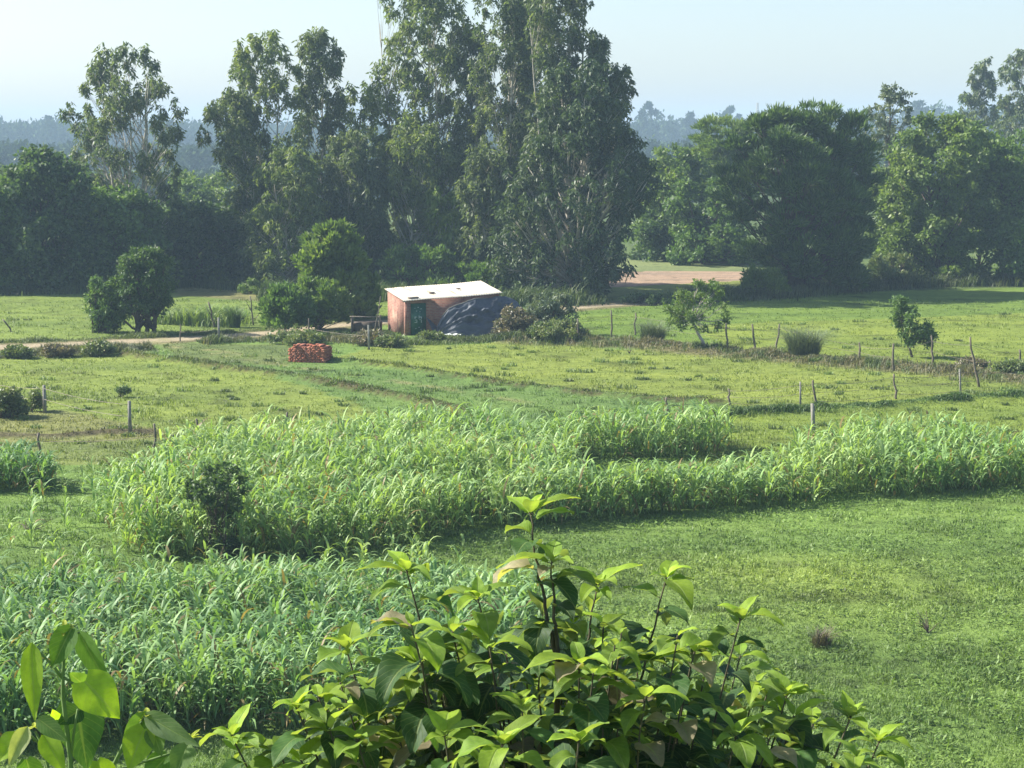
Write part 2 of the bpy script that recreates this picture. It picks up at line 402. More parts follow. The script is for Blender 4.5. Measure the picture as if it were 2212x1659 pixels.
def tuft(name, label, cat, u, vb, wpx, hpx, mat, group=None, n=900, bw=.022, lean=.9, kind=None, D=None):
    """fountain of upright blades"""
    base = gp(u, vb) if D is None else at(u, vb, D)
    base[2] = float(H(base[0], base[1])); s = pxm(base[1]); w_, h_ = wpx / s, hpx / s
    r = np.sqrt(R(n)) * w_ * .32; a = U(0, 6.283, n)
    P = base + np.stack([r * np.cos(a), r * np.sin(a) * .8, 0 * a - .03], 1)
    V, Fc, _ = blades(P, h_ * (.3 + .9 * R(n) ** 1.3), bw * U(.7, 1.3, n), lean * w_ / h_ * 1.1, np.zeros((n, 3)), .12)
    root = empty(name, base, label, cat, group)
    mesh('blades', V, Fc, M[mat], root, off=base)
    g = Geo()
    for i in range(9):
        e = base + [U(-.3, .3) * w_, U(-.3, .3) * w_, h_ * U(.5, .9)]
        g.tube(curve3(base + [U(-.1, .1), U(-.1, .1), -.03], e, 4, 0, .04), np.linspace(.02, .006, 4), 4)
    g.build('stems', M['dbark'], root, off=base)
    return root

# ------------------------------------------------------------------ haze-blue wood far away
def far_wood(name, label, u0, u1, D0, D1, n, prof, mat, lsz=1.1, base=None):
    uu = U(u0, u1, n); DD = U(D0, D1, n); V = []
    for i in range(n):
        vt = np.interp(uu[i], [p[0] for p in prof], [p[1] for p in prof]) + abs(rng.normal()) * 7 - 3
        if R() < .12: vt -= U(4, 14)
        t = at(uu[i], vt, DD[i]); gz = float(H(t[0], t[1])); hh = max(t[2] - gz, 3)
        rx = (U(2.2, 4.2) if hh < 14 else U(1.8, 3.4)) * max(1, DD[i] / 600)
        k = 150
        q = rand_dir(k) * np.cbrt(R(k))[:, None] * [rx, rx, hh * .5] + [t[0], t[1], gz + hh * .5]
        q += rng.normal(size=(6, 3))[rng.integers(0, 6, k)] * [rx * .25, rx * .25, hh * .06]
        V.append(q)
    P = np.concatenate(V); k = len(P)
    d = NRM(rand_dir(k) + [0, 0, .5]); o = mesh(name, leaf_quads(P, d, rand_dir(k), lsz * U(.7, 1.5, k), lsz * U(.5, .9, k)), quad_faces(k), M[mat])
    return tag(o, label, 'wood', None, 'stuff')
RIDGE = [(-900, 285), (-200, 272), (0, 268), (60, 264), (140, 266), (400, 262), (470, 266), (700, 275), (1000, 285), (1370, 268), (1400, 258), (1480, 264), (1560, 262),
         (1640, 268), (1760, 258), (1830, 244), (1900, 244), (1975, 232), (2060, 240), (2150, 244), (2260, 238), (3100, 255)]
far_wood('wooded_ridge', 'blue hazy wooded ridge along the horizon under the pale sky', -700, 2900, 820, 1000, 800, RIDGE, 'farm', 2.2)
far_wood('far_wood', 'blue green hazy wood at the foot of the ridge', -600, 2800, 480, 640, 620, [(-900, 318), (0, 312), (300, 320), (500, 316), (1000, 322), (1400, 312), (1800, 300), (2000, 296), (3100, 306)], 'farm', 1.5)
far_wood('far_thicket', 'dull green hazy thicket in front of the blue ridge', -500, 2700, 300, 420, 420,
         [(-900, 372), (0, 360), (60, 358), (120, 372), (380, 378), (500, 385), (1300, 335), (1400, 345), (1500, 320), (1600, 300), (1800, 290), (1900, 300), (2000, 300), (2212, 330), (3100, 340)], 'farm', 1.1)
for (u, vt, D, hw, lb) in [(1397, 226, 540, 17, 'tall hazy tree spiking above the ridge just beside the big tree clump'),
                           (1487, 246, 560, 12, 'small hazy tree on the skyline next to the tallest ridge tree'),
                           (1572, 236, 560, 20, 'hazy forked tree on the skyline beside the thin mast'),
                           (1668, 243, 580, 12, 'small hazy tree on the skyline beyond the thin mast'),
                           (116, 255, 560, 8, 'slim hazy tree rising from the ridge behind the far left trees'),
                           (1975, 222, 520, 22, 'rounded hazy tree at the highest point of the ridge')]:
    tree('distant_tree', lb, 'tree', u, 345, [(vt, u - hw * .3, u + hw * .3), (vt + 14, u - hw, u + hw), (vt + 45, u - hw * 1.2, u + hw * 1.2), (330, u - hw, u + hw)],
         'broad', 'farm', 'dbark', 12, 6, 1.6, D=D * 1.5, trunk_r=.3, leafs=4.4, dens=.35, group='trees on the skyline')
# mast
b0 = at(1634, 340, 700); b0[2] = float(H(b0[0], b0[1])); tz = at(1634, 222, 700)[2]; g = Geo()
for k in range(3):
    a_ = k * 2.094; p = b0 + [math.cos(a_) * 1.1, math.sin(a_) * 1.1, -1]; q = np.array([b0[0] + math.cos(a_) * .3, b0[1] + math.sin(a_) * .3, tz]); g.tube([p, q], .10, 4)
    for j in range(22):
        t0, t1 = j / 22, (j + 1) / 22; a2 = a_ + 2.094
        p2 = b0 + [math.cos(a2) * 1.1, math.sin(a2) * 1.1, -1]; q2 = np.array([b0[0] + math.cos(a2) * .3, b0[1] + math.sin(a2) * .3, tz])
        g.tube([p * (1 - t0) + q * t0, p2 * (1 - t1) + q2 * t1], .05, 3)
tag(g.build('radio_mast', M['post_c'], off=None), 'thin pale lattice mast poking above the hazy ridge', 'mast')

# ------------------------------------------------------------------ trees
T = tree
# distant middle trees
G_ = 'light green trees in the middle distance'
T('leafy_tree', 'yellow green tree filling the gap between the left eucalyptus and its neighbour', 'tree', 440, 545, [(385, 385, 500), (420, 372, 515), (470, 365, 525), (540, 368, 530)], 'broad', 'lite', 'dbark', 26, 9, 1.5, group=G_, D=175)
T('leafy_tree', 'bright leafy tree at the far left edge, half hidden by the dark tree', 'tree', 12, 590, [(372, -60, 40), (400, -80, 70), (560, -80, 60)], 'broad', 'lite', 'dbark', 22, 8, 1.5, group=G_, D=165)
T('leafy_tree', 'sunlit leafy tree beside the dark right edge of the big clump', 'tree', 1425, 556, [(335, 1395, 1500), (365, 1380, 1530), (420, 1375, 1560), (545, 1375, 1580)], 'broad', 'lite', 'dbark', 34, 9, 1.5, group=G_, D=160)
T('leafy_tree', 'flat topped pale tree just above and behind the rounded acacia', 'tree', 1565, 558, [(272, 1520, 1600), (286, 1505, 1640), (330, 1500, 1620), (400, 1500, 1600)], 'aca', 'lite', 'dbark', 24, 8, 1.2, D=165, group=G_)
T('leafy_tree', 'green tree low between the brown field and the rounded acacia', 'tree', 1520, 560, [(400, 1470, 1600), (440, 1450, 1620), (552, 1450, 1640)], 'broad', 'mid', 'dbark', 26, 9, 1.4, D=152, group=G_)
T('dark_bush', 'dark shaded bush at the foot of the sunlit leafy tree by the brown field', 'bush', 1460, 558, [(460, 1390, 1560), (500, 1375, 1600), (556, 1370, 1610)], 'broad', 'dark', 'dbark', 24, 9, 1.2, D=157)
# the right hand group
T('eucalyptus_tree', 'hazy grey eucalyptus with two rounded heads above the trees at the right edge', 'tree', 2105, 430, [(140, 2094, 2130), (170, 2085, 2135), (205, 2064, 2120), (262, 2064, 2150), (330, 2090, 2150), (380, 2090, 2150)], 'euc', 'euc', 'bark', 30, 7, 1.1, D=215, leafs=1.4, limb=.09)
T('eucalyptus_tree', 'tallest hazy eucalyptus standing at the right edge of the view', 'tree', 2180, 430, [(118, 2165, 2205), (150, 2150, 2235), (210, 2150, 2240), (260, 2140, 2240), (330, 2150, 2200), (380, 2150, 2200)], 'euc', 'euc', 'bark', 34, 7, 1.1, D=205, leafs=1.4, limb=.09)
T('sparse_tree', 'sparse tree with crooked bare limbs showing above the acacia', 'tree', 1925, 590, [(190, 1900, 1920), (205, 1900, 1945), (240, 1860, 1970), (290, 1870, 1960), (400, 1880, 1960)], 'small', 'pale', 'dbark', 20, 8, .9, D=145, trunk_r=.2, limb=.09, leafs=1.8, dens=.7)
T('leafy_tree', 'broad green tree right of the acacia with a flat sunlit top', 'tree', 2030, 606, [(262, 1975, 2060), (290, 1950, 2110), (340, 1930, 2120), (420, 1910, 2110), (520, 1910, 2100), (600, 1930, 2110)], 'broad', 'lite', 'dbark', 50, 9, 1.2, trunk_r=.22)
T('leafy_tree', 'yellow green tree behind the broad one near the right edge', 'tree', 2110, 575, [(295, 2060, 2140), (330, 2040, 2180), (400, 2040, 2200), (520, 2050, 2210)], 'broad', 'lite', 'dbark', 30, 9, 1.3, D=140)
T('leafy_tree', 'large dark leafy tree cut off by the right edge', 'tree', 2195, 607, [(310, 2150, 2260), (350, 2130, 2320), (450, 2100, 2340), (600, 2110, 2340)], 'broad', 'mid', 'dbark', 50, 10, 1.4, trunk_r=.22)
T('leafy_tree', 'dull green tree squeezed between the acacia and the broad green tree', 'tree', 1935, 585, [(370, 1890, 1965), (400, 1880, 1990), (500, 1880, 2000), (580, 1890, 2000)], 'broad', 'lite', 'dbark', 30, 8, 1.1)
T('acacia_tree', 'large rounded spiky acacia with dark underside at the edge of the right field', 'tree', 1720, 628, [(248, 1660, 1790), (262, 1620, 1850), (310, 1580, 1870), (380, 1562, 1880), (460, 1572, 1876), (540, 1610, 1865), (600, 1660, 1850)], 'aca', 'aca', 'dbark', 100, 11, 1.0, trunk_r=.26, stems=3)
T('bush', 'bright leafy bush in the gap under the broad green tree', 'bush', 2042, 606, [(540, 2000, 2080), (565, 1985, 2095), (603, 1990, 2090)], 'bush', 'vine', 'dbark', 18, 9, .5)
T('bush', 'pale leafy bush at the foot of the acacia by the grass verge', 'bush', 1640, 640, [(592, 1620, 1680), (610, 1605, 1695), (636, 1605, 1700)], 'bush', 'lite', 'dbark', 16, 8, .45)
T('bush', 'low grey bush in the shade below the acacia trunk', 'bush', 1800, 622, [(565, 1770, 1840), (590, 1750, 1870), (618, 1750, 1880)], 'bush', 'gre', 'dbark', 18, 8, .5)
T('bush', 'shaded weedy bush between acacia and bright bush', 'bush', 1930, 616, [(560, 1890, 1960), (590, 1880, 1990), (612, 1880, 2000)], 'bush', 'gre', 'dbark', 18, 8, .5)
T('bush', 'pale bush standing in shade at the right edge of the view', 'bush', 2195, 606, [(545, 2180, 2220), (570, 2165, 2240), (602, 2165, 2250)], 'bush', 'pale', 'dbark', 14, 8, .45)
# left group
T('dark_tree', 'dense dark tree at the left with a rounded top', 'tree', 100, 626, [(338, 70, 120), (370, 40, 180), (430, 10, 200), (520, 0, 205), (620, 5, 205)], 'broad', 'dark', 'dbark', 60, 10, 1.3, trunk_r=.22, stems=2)
T('dark_tree', 'dark tree cut off by the left edge', 'tree', -10, 628, [(395, -60, 40), (430, -90, 60), (540, -100, 60), (622, -100, 50)], 'broad', 'mid', 'dbark', 36, 10, 1.3)
T('eucalyptus_tree', 'lone rounded eucalyptus rising high above the dark trees on the left', 'tree', 285, 612, [(113, 225, 330), (140, 205, 350), (190, 190, 370), (235, 145, 392), (280, 155, 398), (330, 170, 380), (390, 185, 380), (460, 200, 370)], 'euc', 'euc', 'bark', 62, 8, .75, stems=4, trunk_r=.2, limb=.08)
T('dark_tree', 'mid green bushy tree under the lone eucalyptus', 'tree', 250, 620, [(420, 200, 300), (450, 180, 340), (520, 180, 350), (612, 190, 350)], 'broad', 'mid', 'dbark', 42, 10, 1.2)
T('dark_tree', 'very dark shaded tree between the lone eucalyptus and the big clump', 'tree', 440, 606, [(450, 370, 500), (480, 350, 530), (540, 345, 540), (600, 350, 545)], 'broad', 'dark', 'dbark', 46, 10, 1.3)
# the big eucalyptus clump
E = 'eucalyptus trees of the big central clump'
T('eucalyptus_tree', 'leaning grey green eucalyptus at the left end of the big clump', 'tree', 560, 612, [(205, 490, 545), (232, 455, 560), (290, 440, 580), (330, 470, 600), (420, 500, 610), (520, 515, 620), (600, 530, 620)], 'euc', 'euc', 'bark', 62, 8, .85, limb=.07, group=E, trunk_r=.16)
T('eucalyptus_tree', 'eucalyptus with the sunlit pointed head, first of the twin tops in the clump', 'tree', 590, 605, [(86, 545, 612), (112, 525, 632), (150, 505, 645), (210, 490, 650), (300, 490, 660), (420, 510, 670), (560, 520, 670)], 'euc', 'euc_y', 'bark', 74, 8, .85, limb=.07, group=E, trunk_r=.18, stems=2)
T('eucalyptus_tree', 'slender eucalyptus with a narrow dark head, second of the twin tops', 'tree', 690, 600, [(74, 664, 718), (98, 650, 738), (140, 650, 742), (200, 648, 742), (260, 650, 730), (400, 640, 740), (560, 640, 740)], 'euc', 'euc', 'bark', 62, 8, .8, limb=.07, group=E, trunk_r=.16)
T('eucalyptus_tree', 'shorter round headed eucalyptus between the twin tops and the tall ones', 'tree', 775, 598, [(200, 745, 815), (225, 728, 832), (300, 720, 840), (420, 720, 850), (560, 720, 850)], 'euc', 'euc_y', 'bark', 54, 8, .85, limb=.07, group=E, trunk_r=.15)
T('eucalyptus_tree', 'very airy tall eucalyptus with pale trunk and sky between its branches', 'tree', 872, 602, [(-30, 815, 900), (20, 840, 900), (75, 850, 920), (140, 815, 910), (190, 800, 900), (250, 815, 905), (330, 830, 910)], 'euc', 'euc_y', 'bark', 34, 6, .7, limb=.06, group=E, trunk_r=.15, dens=.7)
T('eucalyptus_tree', 'tall full eucalyptus reaching out of the top of the view, lit on its left', 'tree', 945, 606, [(-60, 900, 990), (0, 890, 1010), (60, 870, 1020), (150, 870, 1030), (250, 880, 1030), (380, 860, 1040), (560, 860, 1040)], 'euc', 'euc_y', 'bark', 112, 8, .85, limb=.08, group=E, trunk_r=.2, stems=2)
T('eucalyptus_tree', 'tall dark eucalyptus in the very middle of the clump', 'tree', 1085, 620, [(-60, 1050, 1120), (0, 1030, 1140), (60, 1030, 1150), (150, 1020, 1160), (250, 1040, 1170), (380, 1030, 1180), (600, 1030, 1180)], 'euc', 'euc', 'bark', 112, 8, .85, limb=.08, group=E, trunk_r=.2, stems=2)
T('eucalyptus_tree', 'tall loose eucalyptus with lacy upper foliage near the right of the clump', 'tree', 1205, 630, [(-60, 1140, 1260), (0, 1140, 1272), (60, 1150, 1262), (130, 1150, 1255), (200, 1160, 1250), (300, 1140, 1280), (420, 1130, 1300), (600, 1130, 1290)], 'euc', 'euc', 'bark', 104, 8, .85, limb=.08, group=E, trunk_r=.2, stems=2)
T('eucalyptus_tree', 'shorter eucalyptus with a round tuft standing out at the right of the clump', 'tree', 1290, 632, [(85, 1268, 1302), (125, 1262, 1306), (158, 1275, 1355), (200, 1280, 1366), (250, 1265, 1350), (340, 1250, 1380), (430, 1240, 1385)], 'euc', 'euc', 'bark', 62, 8, .8, limb=.07, group=E, trunk_r=.16)
T('dark_tree', 'big dense dark tree with drooping skirt at the right end of the clump', 'tree', 1240, 642, [(150, 1190, 1290), (220, 1170, 1330), (290, 1150, 1365), (345, 1130, 1398), (385, 1110, 1412), (410, 1100, 1405), (450, 1080, 1365), (560, 1060, 1355), (610, 1070, 1310), (640, 1100, 1262)], 'euc', 'deep', 'bark', 165, 10, 1.0, trunk_r=.26, stems=5, limb=.09)
T('eucalyptus_tree', 'low bushy eucalyptus in front of the twin tops with sunlit lower leaves', 'tree', 625, 622, [(330, 600, 650), (370, 560, 690), (450, 530, 700), (540, 530, 700), (612, 545, 690)], 'euc', 'euc_y', 'bark', 74, 8, .85, limb=.07, group=E, trunk_r=.14, stems=2)
T('eucalyptus_tree', 'grey green bushy eucalyptus behind the leafy bush by the hut', 'tree', 745, 615, [(300, 720, 790), (350, 700, 830), (450, 690, 840), (600, 700, 840)], 'euc', 'euc', 'bark', 74, 8, .85, limb=.07, group=E, trunk_r=.14, stems=2)
T('eucalyptus_tree', 'bright green bushy eucalyptus rising right behind the hut', 'tree', 880, 612, [(270, 860, 950), (320, 820, 980), (420, 820, 990), (520, 820, 990), (605, 840, 980)], 'euc', 'euc_y', 'bark', 86, 8, .85, limb=.07, group=E, trunk_r=.14, stems=3)
T('eucalyptus_tree', 'tall eucalyptus squeezed between the dark middle one and the lacy one', 'tree', 1140, 612, [(-60, 1110, 1170), (0, 1095, 1185), (100, 1100, 1190), (250, 1090, 1200), (420, 1090, 1200), (590, 1100, 1190)], 'euc', 'euc_y', 'bark', 84, 8, .85, limb=.08, group=E, trunk_r=.2)
T('eucalyptus_tree', 'feathery eucalyptus filling the dip between the full one and the dark middle one', 'tree', 1022, 608, [(70, 1005, 1045), (110, 990, 1060), (220, 985, 1065), (400, 985, 1070), (590, 990, 1070)], 'euc', 'euc', 'bark', 64, 7, .8, limb=.07, group=E, trunk_r=.16)
T('vine_covered_tree', 'tree trunk draped in bright yellow green climbing vine behind the hut roof', 'tree', 985, 618, [(420, 925, 1000), (470, 930, 1010), (560, 950, 1030), (612, 960, 1040)], 'euc', 'vine', 'bark', 20, 9, .7, trunk_r=.2)
T('eucalyptus_tree', 'dull eucalyptus with bare lower trunks between the vine and the dark tree', 'tree', 1060, 624, [(330, 1010, 1090), (400, 990, 1110), (520, 990, 1110), (600, 1010, 1110)], 'euc', 'euc', 'bark', 62, 8, .85, limb=.07, group=E, trunk_r=.18, stems=2)
T('bush', 'dark green shrub row directly behind the hut roof', 'bush', 900, 628, [(545, 840, 960), (575, 830, 1010), (622, 830, 1030)], 'bush', 'mid', 'dbark', 40, 9, .6)
T('bush', 'shaded shrub behind the far end of the hut', 'bush', 1065, 640, [(575, 1030, 1100), (600, 1020, 1120), (636, 1020, 1130)], 'bush', 'mid', 'dbark', 24, 9, .55)
# small trees around the hut and road
T('leafy_tree', 'broad bright green tree growing right beside the hut', 'tree', 745, 684, [(492, 695, 735), (520, 665, 770), (560, 645, 780), (605, 655, 810), (640, 655, 815), (678, 685, 800)], 'bush', 'lite', 'dbark', 70, 8, .58, trunk_r=.12, stems=4, leafs=1.4)
T('leafy_tree', 'loose leafed sapling with a thin bare trunk beside the dirt road', 'tree', 612, 722, [(632, 590, 640), (655, 570, 665), (690, 575, 665)], 'bush', 'mid', 'dbark', 20, 8, .45, trunk_r=.05, clear=.25)
T('leafy_tree', 'low leafy tree between the sapling and the hut side tree', 'tree', 690, 712, [(615, 650, 720), (640, 630, 740), (690, 640, 740)], 'bush', 'lite', 'dbark', 22, 8, .45, trunk_r=.06)
T('thorn_tree', 'small spreading thorn tree with fluffy top on the left roadside', 'tree', 312, 716, [(543, 285, 345), (565, 255, 365), (610, 245, 372), (645, 240, 370), (668, 235, 345)], 'small', 'aca', 'dbark', 58, 9, .42, trunk_r=.15, stems=3, limb=.05, leafs=1.1)
T('thorn_tree', 'shorter ragged thorn bush leaning beside the fluffy topped thorn tree', 'tree', 222, 716, [(608, 195, 250), (635, 190, 275), (670, 188, 272), (708, 200, 250)], 'small', 'mid', 'dbark', 34, 8, .36, trunk_r=.08, stems=4, leafs=1.1)
T('small_tree', 'small open tree with a crooked leaning trunk on the fence line', 'tree', 1526, 757, [(612, 1505, 1545), (635, 1460, 1562), (665, 1436, 1575), (690, 1445, 1578), (700, 1470, 1560)], 'small', 'lite', 'bark', 22, 6, .30, trunk_r=.09, limb=.035, lean=-.5, clear=.4, leafs=1.0, dens=.7)
T('small_tree', 'small tree with a lopsided crown standing in the right field behind stakes', 'tree', 1972, 770, [(645, 1940, 1958), (668, 1936, 1985), (700, 1938, 2012), (722, 1945, 2030), (738, 1965, 2015)], 'small', 'mid', 'dbark', 18, 7, .27, trunk_r=.06, lean=-.2, clear=.3, dens=.8)
T('dark_shrub', 'dark round shrub on a thin stem standing in the sorghum', 'shrub', 470, 1196, [(1008, 435, 505), (1035, 395, 518), (1062, 388, 518), (1085, 425, 508), (1105, 448, 488)], 'tiny', 'dark', 'dbark', 24, 7, .17, trunk_r=.035, stems=4, limb=.014, clear=.1)
T('dark_shrub', 'low dark tangle at the foot of the round shrub in the sorghum', 'shrub', 474, 1200, [(1168, 462, 495), (1178, 458, 500), (1194, 456, 502)], 'tiny', 'dark', 'dbark', 7, 7, .14, trunk_r=.02)
T('bush', 'grey shrub sprawling at the near end of the tarpaulin', 'bush', 1185, 722, [(642, 1160, 1230), (665, 1140, 1240), (712, 1130, 1245)], 'small', 'pale', 'dbark', 26, 9, .4)
T('dry_bush', 'brown withered brush heap leaning on the tarpaulin', 'bush', 1110, 728, [(672, 1090, 1130), (695, 1070, 1160), (722, 1065, 1170)], 'small', 'dry', 'dbark', 22, 9, .35)
T('dry_bush', 'pale dry scrub in front of the grey shrub by the fence', 'bush', 1200, 738, [(700, 1160, 1250), (715, 1140, 1265), (734, 1140, 1270)], 'small', 'gre', 'dbark', 22, 9, .3)
tuft('grass_clump', 'large blue grey fountain of grass on the right fence bank', 'grass clump', 1737, 774, 95, 66, 'pale', 'blue grey grass clumps', 1500, .024)
tuft('grass_clump', 'smaller grey grass clump beside the crooked leaning tree', 'grass clump', 1410, 742, 70, 50, 'pale', 'blue grey grass clumps', 1000, .024)
tuft('grass_clump', 'dark upright weed clump beyond the road near the bare stumps', 'grass clump', 507, 705, 34, 48, 'aca', None, 700, .03)
tuft('grass_clump', 'reddish brown dry clump in the near right meadow', 'grass clump', 1775, 1392, 60, 48, 'dry', None, 420, .012)
T('bush', 'dark grey bush at the left edge beside the concrete posts', 'bush', 8, 898, [(845, -25, 20), (865, -35, 40), (892, -40, 45)], 'small', 'gre', 'dbark', 14, 8, .25, leafs=.8)
T('bush', 'tiny grey bush just left of the first concrete post', 'bush', 66, 885, [(848, 58, 76), (868, 55, 80), (882, 58, 78)], 'small', 'gre', 'dbark', 6, 7, .16, trunk_r=.02, leafs=.7, dens=.6)
T('bush', 'small dark weed bush alone in the yellow field', 'bush', 257, 856, [(842, 250, 264), (850, 247, 268), (855, 248, 266)], 'small', 'dark', 'dbark', 5, 6, .1, trunk_r=.015, leafs=.5, dens=.6)
for (u, v, wd, h, mt, lb) in [(30, 772, 50, 26, 'gre', 'grey weeds hanging over the road bank at the left edge'), (205, 766, 60, 34, 'gre', 'brownish weeds on the road bank below the thorn bush'),
                              (120, 768, 60, 22, 'dry', 'dry weeds on the road bank between two green ones'), (640, 738, 120, 26, 'gre', 'scrub beside the road near the brick stack'),
                              (840, 747, 50, 20, 'gre', 'weeds around the post in front of the hut wall'), (800, 742, 70, 30, 'dry', 'brown scrub in front of the wooden manger'),
                              (930, 738, 50, 16, 'gre', 'green weeds in front of the hut door'), (560, 632, 90, 34, 'lite', 'light shrub at the foot of the leaning eucalyptus'),
                              (470, 612, 40, 34, 'lite', 'small bright shrub against the very dark tree'), (1400, 655, 110, 22, 'dark', 'dark low hedge bush beside the road behind the fence'),
                              (2110, 800, 60, 24, 'dry', 'brown brush at the foot of the leaning tall stake'), (2195, 812, 60, 34, 'gre', 'scrub around the last stake at the right edge')]:
    h *= .72; T('weed_bush', lb, 'bush', u, v, [(v - h, u - wd * .25, u + wd * .25), (v - h * .6, u - wd * .45, u + wd * .45), (v - 3, u - wd * .5, u + wd * .5)], 'small', mt, 'dbark', 8 + int(wd / 10), 6, .24, trunk_r=.03, limb=.02, dens=.8)

# ------------------------------------------------------------------ grass, verges, crops (nobody could count them)
def stuff(name, label, cat, V, Fc, cols, mat='attr'):
    return tag(mesh(name, V, Fc, M[mat], cols=cols), label, cat, None, 'stuff')
# short grass over the fields, thinner with distance
n = 360000
D_ = 1 / U(1 / 118, 1 / 27.6, n); x_ = U(-1, 1, n) * (D_ * .31 + 2)
tu = np.repeat(np.arange(n // 6), 6); tu = np.pad(tu, (0, n - len(tu)), mode='edge')
D_ = D_[tu * 6] + rng.normal(size=n) * .07 * D_ / 40; x_ = x_[tu * 6] + rng.normal(size=n) * .07 * D_ / 40
keep = (seg_dist(x_, D_, ROAD) > 1.5)
x_, D_ = x_[keep], D_[keep]; n = len(x_)
gc = zone_colour(x_, D_); uu, vv_ = uv_of(x_, D_)
cl = fbm(x_ + 40, D_, 1.3)
hg = (.05 + .10 * np.clip((cl - .35) * 2.5, 0, 1)) * U(.5, 1.3, n) * np.where(D_ < 50, 1.0, 1.15)
V, Fc, cc = blades(np.stack([x_, D_, H(x_, D_) - .01], 1), hg, .016 * (D_ / 40) ** .8 * U(.7, 1.4, n), 1.0, gc * (U(.75, 1.35, n) ** 1.0)[:, None], .2)
stuff('meadow_grass', 'short green and yellowish grass covering the fields', 'grass', V, Fc, cc)
# weeds in the near meadow: broader leaves lying around
n = 80000
D_ = 1 / U(1 / 58, 1 / 27.6, n); x_ = U(-.3, 1, n) * (D_ * .31 + 2)
uu, vv_ = uv_of(x_, D_); cl = fbm(x_ + 90, D_ + 5, .8); k = cl > .46; x_, D_ = x_[k], D_[k]; n = len(x_)
P = np.stack([x_, D_, H(x_, D_) + U(.0, .12, n)], 1); d = NRM(rand_dir(n) * [1, 1, .5] + [0, 0, .25])
cc = np.repeat(zone_colour(x_, D_) * U(.8, 1.5, n)[:, None], 4, 0)
stuff('meadow_weeds', 'low leafy weeds spreading over the near right meadow', 'weeds', leaf_quads(P, d, NRM(rand_dir(n) * .5 + [0, 0, 1]), U(.06, .17, n), U(.025, .055, n)), quad_faces(n), cc)
# bigger tufts scattered over the middle fields
nt_ = 300; cy = 1 / U(1 / 108, 1 / 55, nt_); cx_ = U(-1, 1, nt_) * cy * .31; k = seg_dist(cx_, cy, ROAD) > 2.5; cx_, cy = cx_[k], cy[k]; nt_ = len(cx_)
ti = np.repeat(np.arange(nt_), 60); sc_ = U(.10, .30, nt_)[ti]; a = U(0, 6.283, len(ti)); rr = np.sqrt(R(len(ti))) * sc_
P = np.stack([cx_[ti] + np.cos(a) * rr * 1.6, cy[ti] + np.sin(a) * rr, 0 * a], 1); P[:, 2] = H(P[:, 0], P[:, 1]) - .02
V, Fc, cc = blades(P, U(.10, .26, len(ti)) * (.5 + sc_ * 2.4), .03 * U(.7, 1.3, len(ti)), .9, np.array([.13, .19, .055]) * (U(.6, 1.4, nt_)[ti] * U(.8, 1.2, len(ti)))[:, None], .2)
stuff('grass_tufts', 'darker grass tufts dotted over the middle fields', 'grass', V, Fc, cc)
def strip(name, label, pts, n, wd, h, bw, cols, lean=.8):
    pts = np.array(pts); seg = np.diff(pts, axis=0); ln = np.hypot(*seg.T); cum = np.r_[0, np.cumsum(ln)]
    t = U(0, cum[-1], n); i = np.clip(np.searchsorted(cum, t) - 1, 0, len(ln) - 1); f = (t - cum[i]) / ln[i]
    p = pts[i] + seg[i] * f[:, None]; nn = np.stack([-seg[i][:, 1], seg[i][:, 0]], 1) / ln[i][:, None]
    p = p + nn * (rng.normal(size=n) * wd)[:, None]
    cl = fbm(p[:, 0] + 12, p[:, 1], 1.2); hh = h * (.3 + 1.4 * np.clip((cl - .3) * 2, 0, 1)) * U(.5, 1.15, n)
    cols = np.array(cols); cc = cols[np.clip(((fbm(p[:, 0], p[:, 1] + 70, 1.6) - .25) * 2 * len(cols)).astype(int), 0, len(cols) - 1)] * U(.7, 1.3, n)[:, None]
    V, Fc, c6 = blades(np.stack([p[:, 0], p[:, 1], H(p[:, 0], p[:, 1]) - .02], 1), hh, bw * U(.7, 1.3, n), lean, cc, .15)
    return stuff(name, label, 'grass', V, Fc, c6)
BR = [(.17, .16, .09), (.12, .16, .06), (.2, .19, .11), (.11, .15, .055)]
strip('bank_grass', 'brownish rank grass along the fence bank on the right', BANKR, 22000, .7, .32, .03, BR)
strip('bank_grass', 'scrubby grass on the dark bank below the dirt road at the left', G2([(-200, 778), (0, 768), (120, 762), (260, 756), (330, 752)]), 13000, .5, .36, .03, [(.14, .15, .08), (.09, .11, .05), (.17, .18, .10)])
strip('bank_grass', 'scrub strip between the road and the brick stack', G2([(430, 738), (560, 732), (700, 730), (860, 742)]), 9000, .5, .42, .03, [(.13, .14, .07), (.10, .14, .05), (.17, .17, .09)])
strip('bank_grass', 'rough weeds growing along the front of the hut', G2([(820, 742), (960, 738), (1080, 735), (1160, 735)]), 9000, .45, .26, .03, [(.13, .18, .05), (.13, .17, .06), (.07, .10, .035)])
strip('bank_grass', 'dark green low hedge of grass along the nearer concrete post fence', BUND4, 12000, .26, .2, .03, [(.08, .14, .04), (.11, .18, .05)])
strip('bank_grass', 'grass tufts growing on the first narrow field ridge', BUND1, 3800, .16, .14, .025, [(.10, .13, .045), (.14, .17, .05)])
strip('bank_grass', 'grass tufts growing on the second narrow field ridge', BUND2, 2600, .14, .12, .025, [(.11, .14, .045), (.15, .18, .05)])
strip('bank_grass', 'grass edging the far side of the dirt road', [(a, b_ + 1.9) for a, b_ in ROAD[:8]], 12000, .3, .22, .03, [(.13, .17, .05), (.10, .14, .045)])
strip('bank_grass', 'shaded undergrowth along the foot of the right trees', G2([(1480, 650), (1640, 642), (1800, 628), (2000, 616), (2212, 612), (2400, 610)]), 16000, .9, .8, .05, [(.07, .10, .035), (.11, .13, .06), (.05, .07, .03)])
